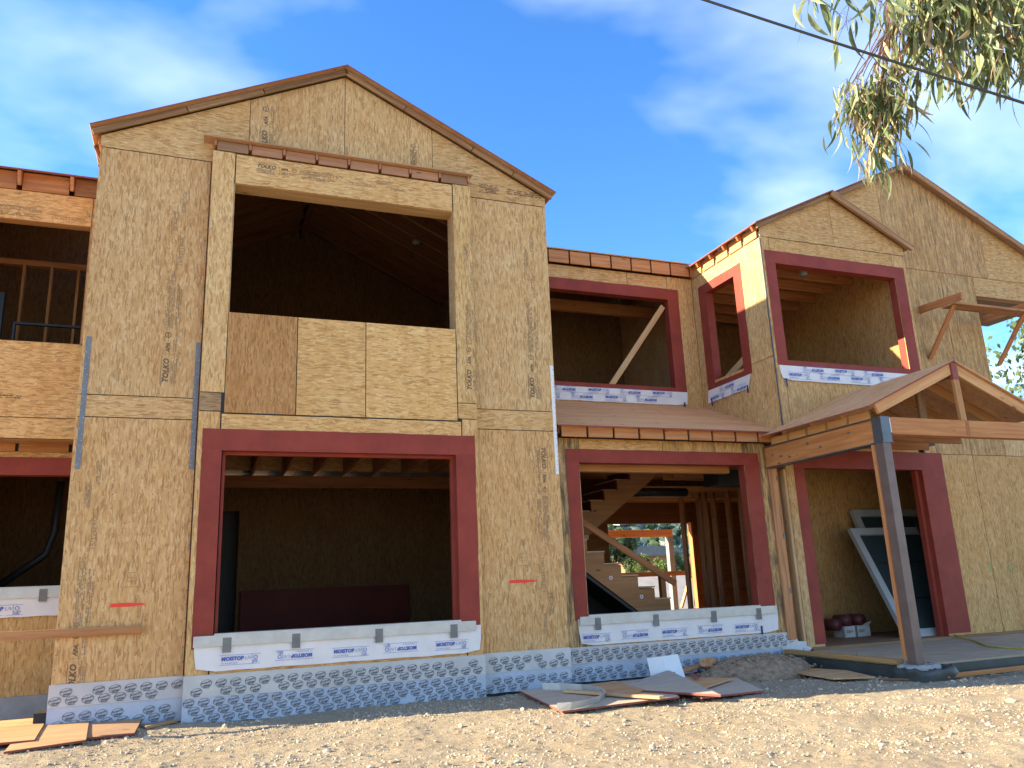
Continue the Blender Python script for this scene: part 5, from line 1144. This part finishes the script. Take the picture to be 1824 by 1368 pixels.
random.seed(21)
eucalyptus()

def leafy(name, c, rx, rz, n, L, mats, label, cat, trunk=None, group=None, droop=-0.4, clumps=14):
    """a shrub or tree whose crown is many small leaves gathered in uneven clumps"""
    random.seed(int(abs(c.x) * 1000) % 9973)
    T = empty(name, (c.x, c.y, -0.05), label, cat, group)
    tube('trunk', [(c.x, c.y, -0.2), (c.x + 0.05, c.y, c.z * 0.5), (c.x, c.y, c.z)], [0.05 * rz + 0.03, 0.04 * rz + 0.02, 0.02], M['bark'], T, 8)
    V = []; F = []; FM = []; cl = []
    for i in range(clumps):
        v = Vector((random.gauss(0, .5), random.gauss(0, .5), random.gauss(0, .5))); 
        if v.length > 1: v.normalize()
        cl.append((Vector((c.x + v.x * rx, c.y + v.y * rx, c.z + v.z * rz)), random.uniform(0.25, 0.45), random.randrange(len(mats))))
    for i in range(n):
        cc, s, mi = random.choice(cl)
        v = Vector((random.gauss(0, 1), random.gauss(0, 1), random.gauss(0, 1))).normalized() * random.random() ** 0.4
        b_ = cc + Vector((v.x * s * rx, v.y * s * rx, v.z * s * rz))
        k = len(V); d = Vector((random.gauss(0, .6), random.gauss(0, .6), droop + random.gauss(0, .4))).normalized(); s_ = d.cross(Vector((random.gauss(0, 1), random.gauss(0, 1), random.gauss(0, 1)))).normalized()
        l = L * random.uniform(0.7, 1.3); w_ = l * 0.28
        V += [tuple(b_), tuple(b_ + d * l * .45 + s_ * w_), tuple(b_ + d * l), tuple(b_ + d * l * .45 - s_ * w_)]; F.append((k, k + 1, k + 2, k + 3)); FM.append(mi if random.random() < .8 else random.randrange(len(mats)))
    o = mesh_obj('crown', V, F, mats[0], T, center=False, mats=mats, fmat=FM); o['kind'] = 'stuff'
    return T
leafy('eucalyptus_tree', Vector((24.0, 6.4, 7.4)), 2.3, 3.2, 8000, 0.22, [M['leaf'], M['leaf'], M['leaf_green']], 'pale green eucalyptus crown behind the house, seen past the scaffold plank', 'tree', droop=-0.9, clumps=44)
leafy('tree', at(1092, 990, 29), 0.85, 1.15, 9000, 0.11, [M['leaf_green'], M['leaf']], 'dark green tree seen through the stair window', 'tree')
leafy('shrub', at(1148, 1004, 28), 0.42, 0.34, 3500, 0.06, [M['leaf_lime'], M['leaf_green']], 'yellow-green shrub seen through the stair window beside the dark tree', 'shrub', group='sunny shrubs behind the house')
leafy('shrub', at(1174, 1008, 27), 0.34, 0.28, 3200, 0.06, [M['leaf_lime'], M['leaf_lime']], 'bright yellow-green shrub close to the grey rear post', 'shrub', group='sunny shrubs behind the house')
leafy('shrub', at(1214, 1006, 29), 0.36, 0.42, 2600, 0.06, [M['leaf_green'], M['leaf_lime']], 'small green shrub between the rear post and the opening frame', 'shrub', group='sunny shrubs behind the house')
# rear yard: pale bank, porch post and rail behind the house
bk = mesh_obj('bank', [(2, 7.2, -0.06), (26, 7.2, -0.06), (26, 10.2, 1.42), (2, 10.2, 1.42), (26, 40, 1.6), (2, 40, 1.6)], [(0, 1, 2, 3), (3, 2, 4, 5)], M['pale_concrete'], None); tag(bk, 'pale sunlit bank behind the house', kind='structure')
rp_ = beam('rear_porch_beam', (5.5, 6.5, 2.25), (8.64, 6.5, 2.25), 0.1, 0.16, M['fir'], H, color=(1.25, 1.0, 0.8))
beam('rear_porch_post', (8.56, 6.5, -0.05), (8.56, 6.5, 2.17), 0.13, 0.13, M['concrete'], H, up=(0, 1, 0), color=(0.9, 0.9, 0.9))
for z_ in (1.34,): beam('guard_rail', (6.6, 6.0, z_), (9.0, 6.0, z_), 0.04, 0.10, M['fir'], H)
beam('guard_brace', (8.45, 6.05, 0.6), (8.75, 6.05, 1.28), 0.04, 0.08, M['fir_pale'], H, up=(0, 1, 0)); beam('guard_brace', (9.2, 6.05, 0.1), (8.8, 6.05, 1.28), 0.04, 0.08, M['fir'], H, up=(0, 1, 0)); beam('guard_post', (8.85, 6.05, 0.0), (8.85, 6.05, 1.5), 0.08, 0.08, M['fir_pale'], H, up=(0, 1, 0))
beam('guard_post', (8.0, 6.05, 0.0), (8.0, 6.05, 1.3), 0.06, 0.06, M['fir_pale'], H, up=(0, 1, 0))
# far hillside with its trees
def hillside():
    V = []; F = []; n = 40
    for j in range(n + 1):
        for i in range(n + 1):
            x = -20 + 180 * i / n; y_ = 55 + 130 * j / n
            z_ = -1 + 24 * (math.sin(math.pi * 0.5 * min(1, j / n * 1.25)) ** 1.3) * (0.8 + 0.25 * mnoise.noise(Vector((x * .02, y_ * .02, 0)))) * math.sin(math.pi * min(1, max(0, (i + 2) / (n + 4))))
            V.append((x, y_, z_))
    for j in range(n):
        for i in range(n): a = j * (n + 1) + i; F.append((a, a + 1, a + n + 2, a + n + 1))
    h = mesh_obj('hill', V, F, M['leaf_far'], None, center=False, smooth=True); tag(h, 'wooded hill far behind the house', kind='structure')
    v0, f0 = ICO; Vs = []; Fs = []; k = 0
    NB = 5200
    for q in range(NB):
        x = random.uniform(45, 100); y_ = random.uniform(62, 150)
        i = (x + 20) / 180 * n; j = (y_ - 55) / 130 * n; z_ = V[int(j) * (n + 1) + int(i)][2]
        s = random.uniform(0.35, 1.15)
        Vs.append(v0 * rng.uniform(0.5, 1.35, (len(v0), 1)) * (s, s, s * 0.9) + (x, y_, z_ + s * 0.9)); Fs.append(f0 + k); k += len(v0)
    o = mesh_obj('hillside_woods', np.concatenate(Vs), np.concatenate(Fs).tolist(), M['leaf_far'], None, center=False, mats=[M['leaf_far'], M['leaf_green'], M['leaf']], fmat=np.repeat(rng.choice(3, NB, p=[.6, .25, .15]), len(f0))); tag(o, 'trees covering the far hillside', kind='stuff')
hillside()
t = empty('far_house', tuple(at(1160, 992, 60)), 'dark low roof of a far house among trees', 'house')
c0 = at(1165, 990, 60)
prism('roof', [(c0.x - 2.6, c0.z), (c0.x + 2.6, c0.z), (c0.x + 1.6, c0.z + 0.7), (c0.x - 1.6, c0.z + 0.7)], c0.y, c0.y + 5, M['steel_dark'], t); box('wall', c0.x - 2.2, c0.x + 2.2, c0.y + 0.4, c0.y + 4.6, -0.05, c0.z, M['fir_old'], t)
